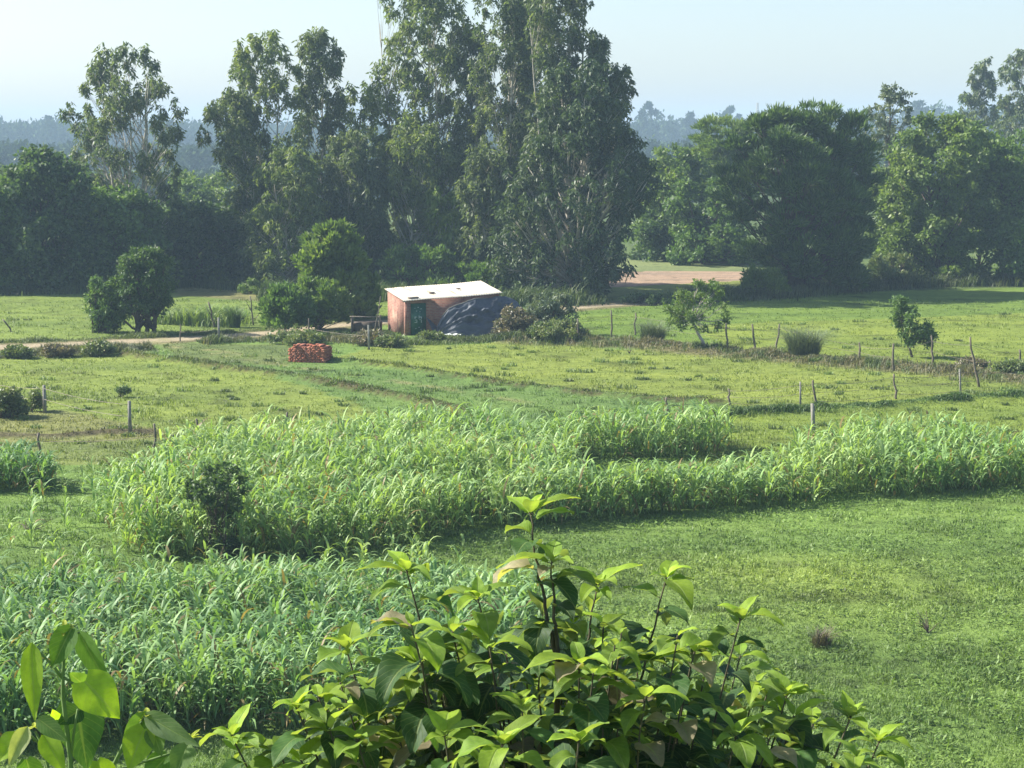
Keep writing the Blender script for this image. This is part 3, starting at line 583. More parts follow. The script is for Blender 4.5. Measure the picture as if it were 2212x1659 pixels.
strip('bank_grass', 'tall weeds between the far left field and the dark trees', G2([(-200, 632), (0, 634), (200, 630), (420, 616), (600, 628)]), 12000, .7, .6, .05, [(.10, .14, .05), (.07, .10, .04)])
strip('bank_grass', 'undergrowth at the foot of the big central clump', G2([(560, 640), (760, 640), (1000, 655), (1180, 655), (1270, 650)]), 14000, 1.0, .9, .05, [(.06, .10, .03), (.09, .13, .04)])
strip('tall_grass', 'long bright arching grass blades beyond the road right of the thorn tree', G2([(385, 700), (440, 690), (520, 690)]), 3500, 1.5, .75, .05, [(.17, .26, .08), (.22, .3, .10)], 1.3)

def sorghum(name, label, poly, dens, h, tone, ragged=.8):
    pts = np.array(G2(poly)); lo, hi = pts.min(0), pts.max(0); n = int((hi - lo).prod() * dens)
    x = U(lo[0], hi[0], n); y = U(lo[1], hi[1], n)
    k = poly_in(x + ragged * (fbm(x, y, 1.6) - .5) * 2, y + ragged * (fbm(x + 60, y, 1.6) - .5) * 2, [tuple(p) for p in pts])
    x, y = x[k], y[k]; n = len(x)
    cov = fbm(x + 25, y + 9, 3.2); hh = h * (.55 + .95 * (cov - .05)) * U(.8, 1.12, n)
    base = np.stack([x, y, H(x, y) - .02], 1)
    # stalks
    a = U(0, 6.283, n); ln = U(0, .16, n) * hh
    top = base + np.stack([np.cos(a) * ln, np.sin(a) * ln, hh * .82], 1)
    s_ = np.stack([-np.sin(a), np.cos(a), 0 * a], 1) * .009
    Vs = np.stack([base - s_, base + s_, top + s_ * .5, top - s_ * .5], 1).reshape(-1, 3)
    cs = np.repeat(np.tile([.11, .17, .055], (n, 1)) * U(.7, 1.2, n)[:, None], 4, 0)
    Fs = quad_faces(n)
    # leaves: ribbons of five pieces that rise and bend over
    m_ = 8; pi_ = np.repeat(np.arange(n), m_); f = np.tile(np.linspace(.12, 1.0, m_), n) + U(-.05, .05, n * m_)
    N_ = n * m_; st = base[pi_] * (1 - f)[:, None] + top[pi_] * f[:, None]
    az = U(0, 6.283, N_); dirh = np.stack([np.cos(az), np.sin(az), 0 * az], 1); sid = np.stack([-np.sin(az), np.cos(az), 0 * az], 1)
    Ll = U(.42, .8, N_) * (h / 1.4) ** .5; Wl = U(.035, .07, N_)
    ang = U(1.0, 1.45, N_); bend = U(.9, 2.6, N_); K = 5
    P = [st]; 
    for j in range(K):
        th = ang - bend * ((j + .5) / K) ** 1.3
        P.append(P[-1] + (dirh * np.cos(th)[:, None] + np.array([0, 0, 1]) * np.sin(th)[:, None]) * (Ll / K)[:, None])
    ws = [.55, 1, 1, .85, .55, .08]; tw = U(-.5, .5, N_)[:, None]
    Vl = np.stack([q for j in range(K + 1) for q in (P[j] - (sid + tw * [0, 0, 1]) * (Wl * ws[j] / 2)[:, None], P[j] + (sid + tw * [0, 0, 1]) * (Wl * ws[j] / 2)[:, None])], 1)
    nv = 2 * (K + 1); bse = np.arange(N_)[:, None] * nv
    Fl = np.concatenate([bse + [2 * j, 2 * j + 1, 2 * j + 3, 2 * j + 2] for j in range(K)]) + 4 * n
    t1, t2 = np.array(tone[0]), np.array(tone[1]); q = np.clip((fbm(x[pi_], y[pi_] + 33, 2.4) - .3) * 2.2 + U(-.35, .35, N_), 0, 1)[:, None]
    cl = (t1 * (1 - q) + t2 * q) * U(.78, 1.25, N_)[:, None]
    dry = (R(N_) < .05 + .10 * (f < .35)); cl[dry] = np.array([.24, .19, .09]) * U(.7, 1.2, dry.sum())[:, None]
    V = np.concatenate([Vs, Vl.reshape(-1, 3)]); cols = np.concatenate([cs, np.repeat(cl, nv, 0)])
    return stuff(name, label, 'crop', V, np.concatenate([Fs, Fl]), cols, 'sorg')
YT = [(.20, .33, .115), (.32, .44, .17)]; BT = [(.13, .25, .095), (.22, .35, .145)]
A_ = [(345, 1022), (500, 990), (640, 980), (800, 968), (950, 956), (1060, 965), (1130, 980), (1250, 962), (1400, 950), (1530, 944), (1590, 972), (1600, 985), (1450, 992), (1250, 992),
      (1235, 1060), (1300, 1100), (1500, 1075), (1440, 1112), (1300, 1125), (1150, 1140), (1000, 1160), (860, 1185), (700, 1200), (600, 1188), (520, 1205), (380, 1205), (260, 1190), (215, 1150), (250, 1090), (330, 1060)]
sorghum('sorghum_crop', 'tall yellow green sorghum filling the middle of the view', A_, 16, 1.5, YT)
sorghum('sorghum_crop', 'sorghum strip tapering towards the right edge of the view', [(1300, 1108), (1500, 1062), (1660, 1045), (1800, 1010), (1900, 985), (2060, 980), (2212, 1015), (2500, 1060), (2500, 1075), (2212, 1050), (2000, 1062), (1800, 1080), (1600, 1095), (1430, 1112)], 16, 1.45, YT)
sorghum('sorghum_crop', 'darker bluish sorghum in the lower left nearest the viewer', [(-260, 1335), (0, 1330), (120, 1345), (300, 1330), (600, 1335), (800, 1322), (1000, 1318), (1100, 1325), (1170, 1350), (1180, 1400), (1120, 1480), (980, 1510), (840, 1560), (600, 1590), (250, 1610), (-260, 1640)], 23, 1.38, BT)
sorghum('sorghum_crop', 'small bluish patch of sorghum at the left edge', [(-200, 1000), (0, 1020), (70, 1028), (120, 1045), (110, 1060), (0, 1062), (-200, 1062)], 22, 1.25, BT, .5)
sorghum('sorghum_crop', 'thin scattered sorghum plants between the left patch and the main crop', [(60, 1040), (330, 1010), (330, 1090), (240, 1150), (200, 1230), (-40, 1240)], .9, .85, YT, .8)
sorghum('sorghum_crop', 'short thin sorghum seedlings in the gap above the bluish crop', [(-40, 1240), (200, 1225), (1000, 1200), (1000, 1250), (600, 1300), (-40, 1330)], 3.0, .65, YT, .8)

# ------------------------------------------------------------------ the brick hut
PH = math.radians(23); e1 = np.array([math.cos(PH), math.sin(PH), 0]); e2 = np.array([-math.sin(PH), math.cos(PH), 0]); e3 = np.array([0, 0, 1.0]); AX = np.stack([e1, e2, e3])
hb = gp(876, 723); hb[2] = float(H(hb[0], hb[1]))
LH, WH, TH = 5.5, 2.9, .23
hut = empty('brick_hut', hb, 'small brick hut with a bright sloping sheet roof and green door', 'hut'); hut.rotation_euler = (0, 0, PH)
def top_z(x, y): return 1.86 + .052 * x + .13 * y          # underside of the roof in hut coordinates
m, nt, N, L, b = mat_new('red brick')
tc = N.new('ShaderNodeTexCoord'); sx = N.new('ShaderNodeSeparateXYZ'); L.new(tc.outputs['Object'], sx.inputs[0])
ad = N.new('ShaderNodeMath'); L.new(sx.outputs[0], ad.inputs[0]); L.new(sx.outputs[1], ad.inputs[1])
cb = N.new('ShaderNodeCombineXYZ'); L.new(ad.outputs[0], cb.inputs[0]); L.new(sx.outputs[2], cb.inputs[1])
bt = N.new('ShaderNodeTexBrick'); L.new(cb.outputs[0], bt.inputs[0]); bt.inputs['Scale'].default_value = 1
bt.inputs['Brick Width'].default_value = .23; bt.inputs['Row Height'].default_value = .085; bt.inputs['Mortar Size'].default_value = .010
bt.inputs['Color1'].default_value = (.24, .085, .06, 1); bt.inputs['Color2'].default_value = (.36, .155, .11, 1); bt.inputs['Mortar'].default_value = (.27, .21, .165, 1)
n_ = noise(nt, 1.6, 7, rough=.7); n3 = noise(nt, .8, 4)
c_ = mixc(nt, bt.outputs[0], ramp(nt, n_.outputs[0], [(.3, (.55, .5, .48)), (.5, (1, 1, 1)), (.72, (1.25, 1.25, 1.2))]).outputs[0], 1.0, 'MULTIPLY')
r2 = ramp(nt, n3.outputs[0], [(.60, (0, 0, 0)), (.70, (1, 1, 1))])
r2.color_ramp.elements[1].color = (.45, .45, .45, 1); c_ = mixc(nt, c_, (.50, .40, .29), r2.outputs[0]); L.new(c_, b.inputs['Base Color']); b.inputs['Roughness'].default_value = .9; bump(nt, b, bt.outputs[1], -.5, .01)
M['brick'] = m
def wallpiece(g, x0, x1, y0, y1, z0=-.1, zt=None):
    P = [[x0, y0, z0], [x1, y0, z0], [x1, y1, z0], [x0, y1, z0]] + [[x, y, top_z(x, y) if zt is None else zt] for x, y in ((x0, y0), (x1, y0), (x1, y1), (x0, y1))]
    g.add(P, [[3, 2, 1, 0], [4, 5, 6, 7], [0, 1, 5, 4], [1, 2, 6, 5], [2, 3, 7, 6], [3, 0, 4, 7]])
g = Geo(); wallpiece(g, 0, TH, TH, WH - TH); g.build('end_wall', M['brick'], hut)
g = Geo(); wallpiece(g, 0, .30, 0, TH); wallpiece(g, 1.22, LH, 0, TH); g.build('front_wall', M['brick'], hut)
g = Geo(); wallpiece(g, .30, 1.22, 0, TH, 1.74); g.build('door_lintel', M['brick'], hut)
g = Geo(); wallpiece(g, 0, LH, WH - TH, WH); g.build('back_wall', M['brick'], hut)
g = Geo(); wallpiece(g, LH - TH, LH, TH, WH - TH); g.build('far_end_wall', M['brick'], hut)
M['crackm'] = simple('dark wall crack', (.03, .02, .015), (.07, .04, .03), 8)
g = Geo(); zz = np.linspace(.08, 1.25, 9); yy = 1.25 + .04 * np.cumsum(rng.normal(size=9) * .6)
for i in range(8):
    w0, w1 = .035 * U(.6, 1.2), .035 * U(.6, 1.2)
    g.add([[-.004, yy[i] - w0, zz[i]], [-.004, yy[i] + w0, zz[i]], [-.004, yy[i + 1] + w1, zz[i + 1]], [-.004, yy[i + 1] - w1, zz[i + 1]]], [[0, 1, 2, 3]])
g.build('crack', M['crackm'], hut)
# door of green sheet metal with frame and white painted marks
M['green'] = simple('green painted sheet metal', (.018, .085, .055), (.035, .13, .085), 5, .45, 0, .1)
M['white'] = simple('white paint', (.6, .62, .6), (.75, .78, .74), 20, .7)
g = Geo().box([.76, .06, .86], [.86, .035, 1.72]); dr = g.build('door', M['green'], hut)
g = Geo()
for zc in (.1, .86, 1.66): g.box([.76, .036, zc], [.80, .02, .05])
for xc in (.355, 1.165): g.box([xc, .036, .86], [.05, .024, 1.66])
g.build('door_rails', M['green'], dr)
g = Geo()
for (x, z, w_, h_) in [(.62, .98, .14, .035), (.57, .90, .035, .14), (.62, .83, .13, .035), (.67, .76, .035, .13), (.61, .68, .14, .035), (.80, .96, .035, .2), (.88, .97, .13, .035), (.93, .88, .035, .2), (.86, .82, .12, .03), (.93, .72, .03, .12)]:
    Geo().box([x, .0385, z], [w_, .004, h_], jit=.006).build('painted_mark', M['white'], dr)
for (x, z) in [(.55, 1.45), (.75, 1.5), (.92, 1.42), (.66, 1.3), (.85, 1.27), (.6, .35), (.8, .42), (.9, .3)]: Geo().box([x, .038, z], [.07, .003, .025], jit=.012).build('painted_mark', M['white'], dr)
g = Geo().box([1.10, .02, .9], [.02, .03, .12]); g.build('door_handle', M['wire'], dr)
# roof of corrugated sheet, overhanging
m, nt, N, L, b = mat_new('bright roofing sheet'); n_ = noise(nt, 2.5, 6)
L.new(ramp(nt, n_.outputs[0], [(.28, (.42, .34, .26)), (.40, (.60, .54, .42)), (.8, (.66, .60, .49))]).outputs[0], b.inputs['Base Color'])
rm = b.inputs['Base Color'].links[0].from_socket; mp = N.new('ShaderNodeMapping'); tcn = N.new('ShaderNodeTexCoord'); n5 = N.new('ShaderNodeTexNoise')
mp.inputs['Scale'].default_value = (5, .5, 1); L.new(tcn.outputs['Object'], mp.inputs[0]); L.new(mp.outputs[0], n5.inputs['Vector']); n5.inputs['Scale'].default_value = 1; n5.inputs['Detail'].default_value = 5
L.new(mixc(nt, rm, ramp(nt, n5.outputs[0], [(.30, (.62, .48, .36)), (.42, (1, 1, 1))]).outputs[0], 1.0, 'MULTIPLY'), b.inputs['Base Color'])
b.inputs['Roughness'].default_value = .5; b.inputs['Metallic'].default_value = .05; M['roof'] = m
xs = np.linspace(-.14, LH + .16, 240); ys = np.linspace(-.22, WH + .15, 8); V = []
for s_ in (0, 1):
    for y in ys:
        for i, x in enumerate(xs): V.append([x + .01 * math.sin(y * 3), y + (.03 * vn(x * 3, 5, 1) if y < 0 else 0), top_z(x, y) + .035 + .012 * math.sin(x * 2 * np.pi / .15) + .03 * math.sin(x * .9 + 1) - .012 * s_ + .008])
nx, ny = len(xs), len(ys); I = np.arange(nx * ny).reshape(ny, nx)
fq = np.stack([I[:-1, :-1], I[:-1, 1:], I[1:, 1:], I[1:, :-1]], -1).reshape(-1, 4); o2 = nx * ny
ed = [[I[0, i], I[0, i] + o2, I[0, i + 1] + o2, I[0, i + 1]] for i in range(nx - 1)] + [[I[-1, i], I[-1, i + 1], I[-1, i + 1] + o2, I[-1, i] + o2] for i in range(nx - 1)] + \
     [[I[j, 0], I[j + 1, 0], I[j + 1, 0] + o2, I[j, 0] + o2] for j in range(ny - 1)] + [[I[j, -1], I[j, -1] + o2, I[j + 1, -1] + o2, I[j + 1, -1]] for j in range(ny - 1)]
mesh('roof', np.array(V), np.concatenate([fq, fq[:, ::-1] + o2, np.array(ed)]), M['roof'], hut, smooth=False)
g = Geo()
for y in (.05, WH - .1): g.tube([[-.12, y, top_z(-.12, y) - .02 + .0], [LH + .14, y, top_z(LH + .14, y) - .02]], .035, 6)
g.build('roof_poles', M['dbark'], hut)
def hut_pt(x, y, z): return hb + e1 * x + e2 * y + e3 * z
M['stone'] = simple('grey stone', (.16, .13, .11), (.3, .25, .2), 6)
for (x, y, sx_, sy_, lb) in [(.55, .25, .55, .3, 'flat dark slab weighing down the near corner of the hut roof'), (1.9, 1.0, .3, .2, 'small brick lying on the middle of the hut roof'), (3.6, 1.4, .22, .12, 'reddish brick piece on the far half of the hut roof')]:
    g = Geo().box(hut_pt(x, y, top_z(x, y) + .10), [sx_, sy_, .06], AX, jit=.02); tag(g.build('roof_stone', M['stone']), lb, 'stone', 'stones weighing down the hut roof')

# tarpaulin tent leaning on the hut front
m, nt, N, L, b = mat_new('blue black tarpaulin'); n_ = noise(nt, 1.4, 5)
L.new(ramp(nt, n_.outputs[0], [(.3, (.045, .052, .065)), (.7, (.095, .108, .125))]).outputs[0], b.inputs['Base Color']); b.inputs['Roughness'].default_value = .55; b.inputs['Specular IOR Level'].default_value = .4
n2_ = noise(nt, 5, 4); bump(nt, b, n2_.outputs[0], .5, .06); M['tarp'] = m
tarp = empty('tarpaulin_shelter', hut_pt(3.6, -1, 0), 'dark blue grey tarpaulin sheet slung against the hut front', 'tarpaulin')
off = np.array(tarp.location)
nu, nv = 130, 60; V = []
def ridge(x, y, s_): return 1 - abs(2 * vn(x, y, s_) - 1)
for j in range(nv):
    q = j / (nv - 1)
    for i in range(nu):
        p = i / (nu - 1); x = 1.45 + 5.7 * p
        zt = np.interp(p, [0, .05, .13, .2, .42, .75, .9, 1], [.45, .9, 1.36, 1.52, 1.84, 1.92, 1.6, 1.0]); yt = np.interp(p, [0, .12, .7, 1], [-.9, -.7, -.14, .2])
        yb = np.interp(p, [0, .15, .35, .8, 1], [-1.3, -1.9, -2.0, -1.8, -1.3])
        x += (-.15 * (1 - p) + .5 * p) * q
        sag = -.30 * math.sin(q * math.pi) * (.5 + .5 * vn(p * 5, 2, 1))
        z = zt * (1 - q) ** 1.0 + sag * (1 - q) + .02
        y = yt + (yb - yt) * (q ** .8)
        env = math.sin(min(1, q * 1.15 + .12) * math.pi * .93)
        f = (.24 * (ridge(p * 4 + q, q * 3.5 - p * 3, 1) - .5) + .15 * (ridge(p * 5 - q * 3, q * 8 + p * 7, 1) - .5) + .09 * (ridge(p * 16, q * 14 + p * 10, 1) - .5) + .04 * (ridge(p * 34 + q * 9, q * 20, 1) - .5)) * env
        V.append(hut_pt(x, y - f * .8, max(z + f * .8, .01 + .03 * vn(p * 30, q * 9, 1))))
V = np.array(V); V2 = V + np.array([0, .012, -.014])
I = np.arange(nu * nv).reshape(nv, nu); fq = np.stack([I[:-1, :-1], I[:-1, 1:], I[1:, 1:], I[1:, :-1]], -1).reshape(-1, 4)
mesh('sheet', np.concatenate([V, V2]), np.concatenate([fq, fq[:, ::-1] + nu * nv]), M['tarp'], tarp, smooth=True, off=off)
Geo().tube(V[8:75] + [0, -.02, .02], .022, 5).build('hem', M['post_c'], tarp, off=off)
V = []
for j in range(10):
    q = j / 9
    for i in range(18):
        p = i / 17; x = 1.15 + 1.05 * p
        zt = .95 - .55 * math.sin(p * math.pi * .55); V.append(hut_pt(x + .1 * q, -.12 - .9 * q - .5 * p, max(.02, zt * (1 - q) + .16 * q * (1 - p) + .06 * math.sin(p * 9 + q * 4))))
V = np.array(V); I = np.arange(180).reshape(10, 18); fq = np.stack([I[:-1, :-1], I[:-1, 1:], I[1:, 1:], I[1:, :-1]], -1).reshape(-1, 4)
mesh('flap', np.concatenate([V, V + [0, .012, -.014]]), np.concatenate([fq, fq[:, ::-1] + 180]), M['tarp'], tarp, smooth=True, off=off)
g = Geo()
for (x, y, zt) in [(2.15, -.5, 1.2), (4.2, -.3, 1.72)]: Geo().tube([hut_pt(x, y - .6, 0), hut_pt(x, y, zt)], .03, 5).build('prop_pole', M['dbark'], tarp, off=off)

# white rag, manger, leaning pole
rg = hut_pt(2.0, -1.75, .08); V = []
for j in range(9):
    for i in range(14): V.append(rg + e1 * (i / 13 - .5) * .95 + e2 * (j / 8 - .5) * .35 + e3 * (.10 * vn(i * .5, j * .5, 1) + .04))
V = np.array(V); I = np.arange(126).reshape(9, 14); fq = np.stack([I[:-1, :-1], I[:-1, 1:], I[1:, 1:], I[1:, :-1]], -1).reshape(-1, 4)
tag(mesh('cloth', np.concatenate([V, V - [0, 0, .02]]), np.concatenate([fq, fq[:, ::-1] + 126]), M['white'], smooth=True), 'crumpled whitish cloth lying in front of the tarpaulin opening', 'cloth')
mb = gp(795, 720); mb[2] = float(H(mb[0], mb[1]))
mg = empty('manger', mb, 'dark low wooden manger standing against the end wall of the hut', 'manger')
g = Geo().box(mb + [0, 0, .42], [1.5, .7, .5]); g.build('trough', M['dbark'], mg, off=mb)
g = Geo().tube([mb + [-.95, -.4, .98], mb + [.75, -.4, .94]], .035, 6); g.build('rail', M['post_w'], mg, off=mb)
for sx_ in (-.85, .65):
    for sy_ in (-.4, .4): g = Geo().tube([mb + [sx_ * 1.02, sy_, -.05], mb + [sx_, sy_, 1.0]], .045, 6); g.build('leg', M['post_w'], mg, off=mb)
pb = gp(808, 728); pb[2] = float(H(pb[0], pb[1])); tp = at(822, 640, pb[1] + .5)
g = Geo().tube(curve3(pb, tp, 4, 0, .03), [.035, .03, .028, .02], 6); tag(g.build('leaning_pole', M['post_w']), 'thin crooked pole leaning near the corner of the hut beside the manger', 'pole')

# ------------------------------------------------------------------ brick stack
bs = gp(672, 779); bs[2] = float(H(bs[0], bs[1])) + .0
pb_ = math.radians(-14); s1 = np.array([math.cos(pb_), math.sin(pb_), 0]); s2 = np.array([-math.sin(pb_), math.cos(pb_), 0]); SA = np.stack([s1, s2, e3])
M['bricks'] = leafmat('loose fired bricks', [(.26, .085, .05), (.33, .12, .075), (.38, .16, .11)], .0, .9, .2)
g = Geo(); nrow = 10
for r_ in range(nrow):
    inset = .05 * max(0, r_ - 6) ** 1.3
    for k in range(8):
        for j in range(4 if r_ < 9 else 3):
            if r_ == 9 and R() < .35: continue
            x = -.88 + .235 * k + (.05 if r_ % 2 else 0); y = -.36 + .24 * j
            if abs(x + .0) > .93 - inset: continue
            sc_ = [.222, .21, .075]
            c = bs + s1 * (x + U(-.012, .012)) + s2 * (y + U(-.015, .015)) + e3 * (.045 + r_ * .083 + (.0 if r_ < 9 else U(0, .02)))
            a_ = U(-.05, .05); A2 = np.stack([s1 * math.cos(a_) + s2 * math.sin(a_), -s1 * math.sin(a_) + s2 * math.cos(a_), e3])
            if j == 0 and R() < .5:
                for h_ in (-1, 1): g.box(c + s1 * .057 * h_, [.108, .21 + U(-.01, .01), .075], A2, jit=.004)
            else: g.box(c, sc_, A2, jit=.005)
tag(g.build('brick_stack', M['bricks']), 'stack of red bricks standing alone on the grass', 'bricks')
TP = g

# ------------------------------------------------------------------ fences and stakes
def post_mesh(g, base, top, r, square=False):
    b_ = np.array(base, float); t_ = np.array(top, float)
    if square:
        P = []
        for p, s_ in ((b_, 1), (t_, .82)): P += [p + [dx * r * s_, dy * r * s_, 0] for dx, dy in ((-1, -1), (1, -1), (1, 1), (-1, 1))]
        g.add(P, [[3, 2, 1, 0], [4, 5, 6, 7], [0, 1, 5, 4], [1, 2, 6, 5], [2, 3, 7, 6], [3, 0, 4, 7]])
    else: g.tube(curve3(b_, t_, 6, 0, r * .9), np.linspace(r * 1.1, r * .75, 6), 6, wob=.12)
def fence(label, posts, wires, mat, square, r, cat='fence', extra=None):
    """posts: (u_base, v_base, u_top, v_top)"""
    pts = []
    for (u, v, ut, vt) in posts:
        p = gp(u, v); t = at(ut, vt, p[1]); p[2] = float(H(p[0], p[1])) - .12; pts.append((p, t))
    root = empty('fence', pts[0][0] + [0, 0, .12], label, cat); off = np.array(root.location)
    for i, (p, t) in enumerate(pts):
        g = Geo(); sq = square if extra is None or i not in extra else not square
        post_mesh(g, p, t, r * (1 if sq == square else .75), sq); g.build('post', M['post_c' if sq else 'post_w'], root, off=off)
    order = sorted(range(len(pts)), key=lambda i: pts[i][0][0])
    for f in wires:
        g = Geo()
        for a_, b_ in zip(order[:-1], order[1:]):
            A, B = pts[a_], pts[b_]
            g.tube(curve3(A[0] * (1 - f) + A[1] * f + [0, -r, 0], B[0] * (1 - f) + B[1] * f + [0, -r, 0], 9, -.05 - .07 * R()), .009, 3)
        g.build('wire', M['wire'], root, off=off)
    return root
fence('square concrete post fence with sagging wires on the left meadow', [(-60, 862, -60, 812), (97, 889, 95, 832), (281, 934, 279, 866)], [.55, .9], 'post_c', True, .06)
fence('dark thin stakes and low wire in front of the left edge of the sorghum', [(84, 984, 84, 934), (333, 992, 333, 915), (430, 960, 424, 905), (622, 935, 621, 890)], [.7], 'post_w', False, .05)
fence('post and wire fence beside the low dark green hedge on the right', [(1440, 893, 1440, 858), (1578, 873, 1574, 840), (1729, 881, 1729, 825), (1763, 880, 1756, 822), (1938, 859, 1931, 808), (2076, 854, 2073, 797), (2330, 842, 2330, 790)], [.3, .6, .9], 'post_w', False, .05, extra=(2, 5))
fence('irregular wooden stakes along the brushy bank across the right field', [(1248, 742, 1248, 688), (1322, 728, 1320, 670), (1371, 722, 1373, 676), (1571, 762, 1569, 698), (1633, 765, 1625, 700), (1676, 752, 1684, 700), (1860, 789, 1856, 740), (1931, 802, 1930, 742), (2015, 803, 2012, 725), (2116, 834, 2096, 728), (2206, 800, 2202, 755)], [.55, .85], 'post_w', False, .055)
fence('weathered posts and wire between the dirt road and the hut', [(390, 735, 390, 700), (473, 737, 472, 686), (668, 735, 667, 688), (797, 752, 796, 702), (846, 748, 845, 728)], [.6], 'post_c', True, .055, extra=(0, 2, 4))
for (u, v, ut, vt, r, m_, sq, lb) in [(1758, 932, 1755, 872, .07, 'post_c', True, 'lone thick concrete post standing before the right sorghum'),
                                     (30, 716, 6, 690, .05, 'post_w', False, 'short stick leaning in the field at the left edge'),
                                     (463, 704, 450, 652, .06, 'post_w', False, 'crooked dead tree stump beyond the road'),
                                     (548, 700, 540, 640, .045, 'post_w', False, 'thin forked dead branch upright near the sapling')]:
    p = gp(u, v); t = at(ut, vt, p[1]); p[2] = float(H(p[0], p[1])) - .1; g = Geo(); post_mesh(g, p, t, r, sq)
    if 'dead' in lb:
        mid = p * .5 + t * .5; g.tube(curve3(mid, mid + [-.35, 0, .55], 4, 0, .04), [.035, .03, .02, .01], 5); g.tube(curve3(p * .75 + t * .25, p + [.4, 0, .8], 4, 0, .04), [.03, .025, .015, .01], 5)
    tag(g.build('post' if sq else 'stake', M[m_]), lb, 'post' if sq else 'stake')
for (u, v, s_, lb) in [(2005, 1362, 1.0, 'small bare dark twiggy bush in the near right meadow'), (1360, 762, .5, 'little dark twiggy stub in the field beyond the sorghum'), (60, 1143, .9, 'fallen bare branch lying on the left grass')]:
    p = gp(u, v); p[2] = float(H(p[0], p[1])); g = Geo()
    for i in range(9):
        a_ = U(0, 6.28); q = p + [math.cos(a_) * .28 * s_, math.sin(a_) * .28 * s_, U(.15, .5) * s_] if 'fallen' not in lb else p + [U(-.5, .8), U(-.5, .8), U(.05, .25)]
        g.tube(curve3(p, q, 5, .03, .03), [.014, .011, .009, .006, .003], 5)
    tag(g.build('twiggy_bush', M['dbark']), lb, 'branch' if 'fallen' in lb else 'bush')

# ------------------------------------------------------------------ foreground plants with real leaves
def bigleaf_mat(name):
    m, nt, N, L, b = mat_new(name)
    a = N.new('ShaderNodeVertexColor'); a.layer_name = 'Col'
    uvn = N.new('ShaderNodeUVMap'); uvn.uv_map = 'UVMap'; s_ = N.new('ShaderNodeSeparateXYZ'); L.new(uvn.outputs[0], s_.inputs[0])
    def mth(op, x, y=None):
        q = N.new('ShaderNodeMath'); q.operation = op
        for i, z in enumerate((x, y)):
            if z is None: continue
            if isinstance(z, (int, float)): q.inputs[i].default_value = z
            else: L.new(z, q.inputs[i])
        return q.outputs[0]
    ab = mth('ABSOLUTE', s_.outputs[1]); vein = mth('SINE', mth('MULTIPLY', mth('SUBTRACT', mth('MULTIPLY', s_.outputs[0], 9.0), mth('MULTIPLY', ab, 2.6)), 6.283))
    vr = ramp(nt, vein, [(.86, (0, 0, 0)), (.99, (1, 1, 1))]); mr = ramp(nt, ab, [(.03, (1, 1, 1)), (.09, (0, 0, 0))])
    mx_ = mth('MAXIMUM', mth('MULTIPLY', vr.outputs[0], .5), mr.outputs[0])
    n_ = noise(nt, 30, 4); c = mixc(nt, a.outputs[0], ramp(nt, n_.outputs[0], [(.35, (.82, .85, .8)), (.65, (1.15, 1.12, 1.1))]).outputs[0], 1.0, 'MULTIPLY')
    c = mixc(nt, c, mixc(nt, c, (.22, .28, .10), .5), mx_)
    ge = N.new('ShaderNodeNewGeometry'); under = mixc(nt, c, (.24, .27, .19), .45)
    c = mixc(nt, c, under, ge.outputs['Backfacing'])
    L.new(c, b.inputs['Base Color']); b.inputs['Roughness'].default_value = .58; b.inputs['Specular IOR Level'].default_value = .22
    bump(nt, b, mth('MULTIPLY', mx_, -1.0), .5, .004)
    t = N.new('ShaderNodeBsdfTranslucent'); L.new(mixc(nt, c, (2.0, 2.0, .5), 1.0, 'MULTIPLY'), t.inputs[0])
    mx = N.new('ShaderNodeMixShader'); mx.inputs[0].default_value = .38; L.new(b.outputs[0], mx.inputs[1]); L.new(t.outputs[0], mx.inputs[2]); L.new(mx.outputs[0], N['Material Output'].inputs['Surface'])
    return m
M['big'] = bigleaf_mat('broad leaf')
NS, NT = 10, 7
def big_leaf(acc, base, d, up, Ln, Wd, col, droop=.9, fold=.25, heart=0.0, wave=.05, petiole=.12):
    d = d / np.linalg.norm(d); side = np.cross(d, up); side /= np.linalg.norm(side) + 1e-9; nrm = np.cross(side, d)
    pet = base + d * petiole * Ln; s = np.linspace(0, 1, NS); P = [pet]; dirs = []
    for i in range(NS - 1):
        a_ = droop * (s[i] ** .8); dv = d * math.cos(a_) - nrm * math.sin(a_); dirs.append(dv); P.append(P[-1] + dv * Ln / (NS - 1))
    dirs.append(dirs[-1]); P = np.array(P); dirs = np.array(dirs); nn = np.cross(side, dirs)
    wdt = np.sin(np.pi * s ** (.72 - .15 * heart)) ** .85 * (1 - .32 * s) * 1.12; wdt[0] = .05 + .6 * heart; wdt[-1] = .01
    t = np.linspace(-1, 1, NT); ph = U(0, 6.28); V = []
    for i in range(NS):
        for q in t:
            lift = fold * abs(q) * wdt[i] * Wd / 2 + wave * Wd * math.sin(s[i] * 11 + ph + 2 * q) * abs(q)
            back = -heart * .18 * Ln * (abs(q) ** 1.2) * (1 - s[i]) ** 4
            V.append(P[i] + side * q * wdt[i] * Wd / 2 + nn[i] * lift + dirs[i] * back)
    I = np.arange(NS * NT).reshape(NS, NT); fq = np.stack([I[:-1, :-1], I[:-1, 1:], I[1:, 1:], I[1:, :-1]], -1).reshape(-1, 4)
    acc.append((np.array(V), fq, np.stack([np.repeat(s, NT), np.tile(t, NS)], 1), np.broadcast_to(np.array(col) * U(.85, 1.15), (NS * NT, 3)), (base, pet)))
def build_leaves(acc, name, parent, off):
    V, Fc, UVs, Cs, n0 = [], [], [], [], 0
    for v, f, u_, c, _ in acc: V.append(v); Fc.append(f + n0); UVs.append(u_); Cs.append(c); n0 += len(v)
    return mesh(name, np.concatenate(V), np.concatenate(Fc), M['big'], parent, np.concatenate(Cs), True, np.concatenate(UVs), off)
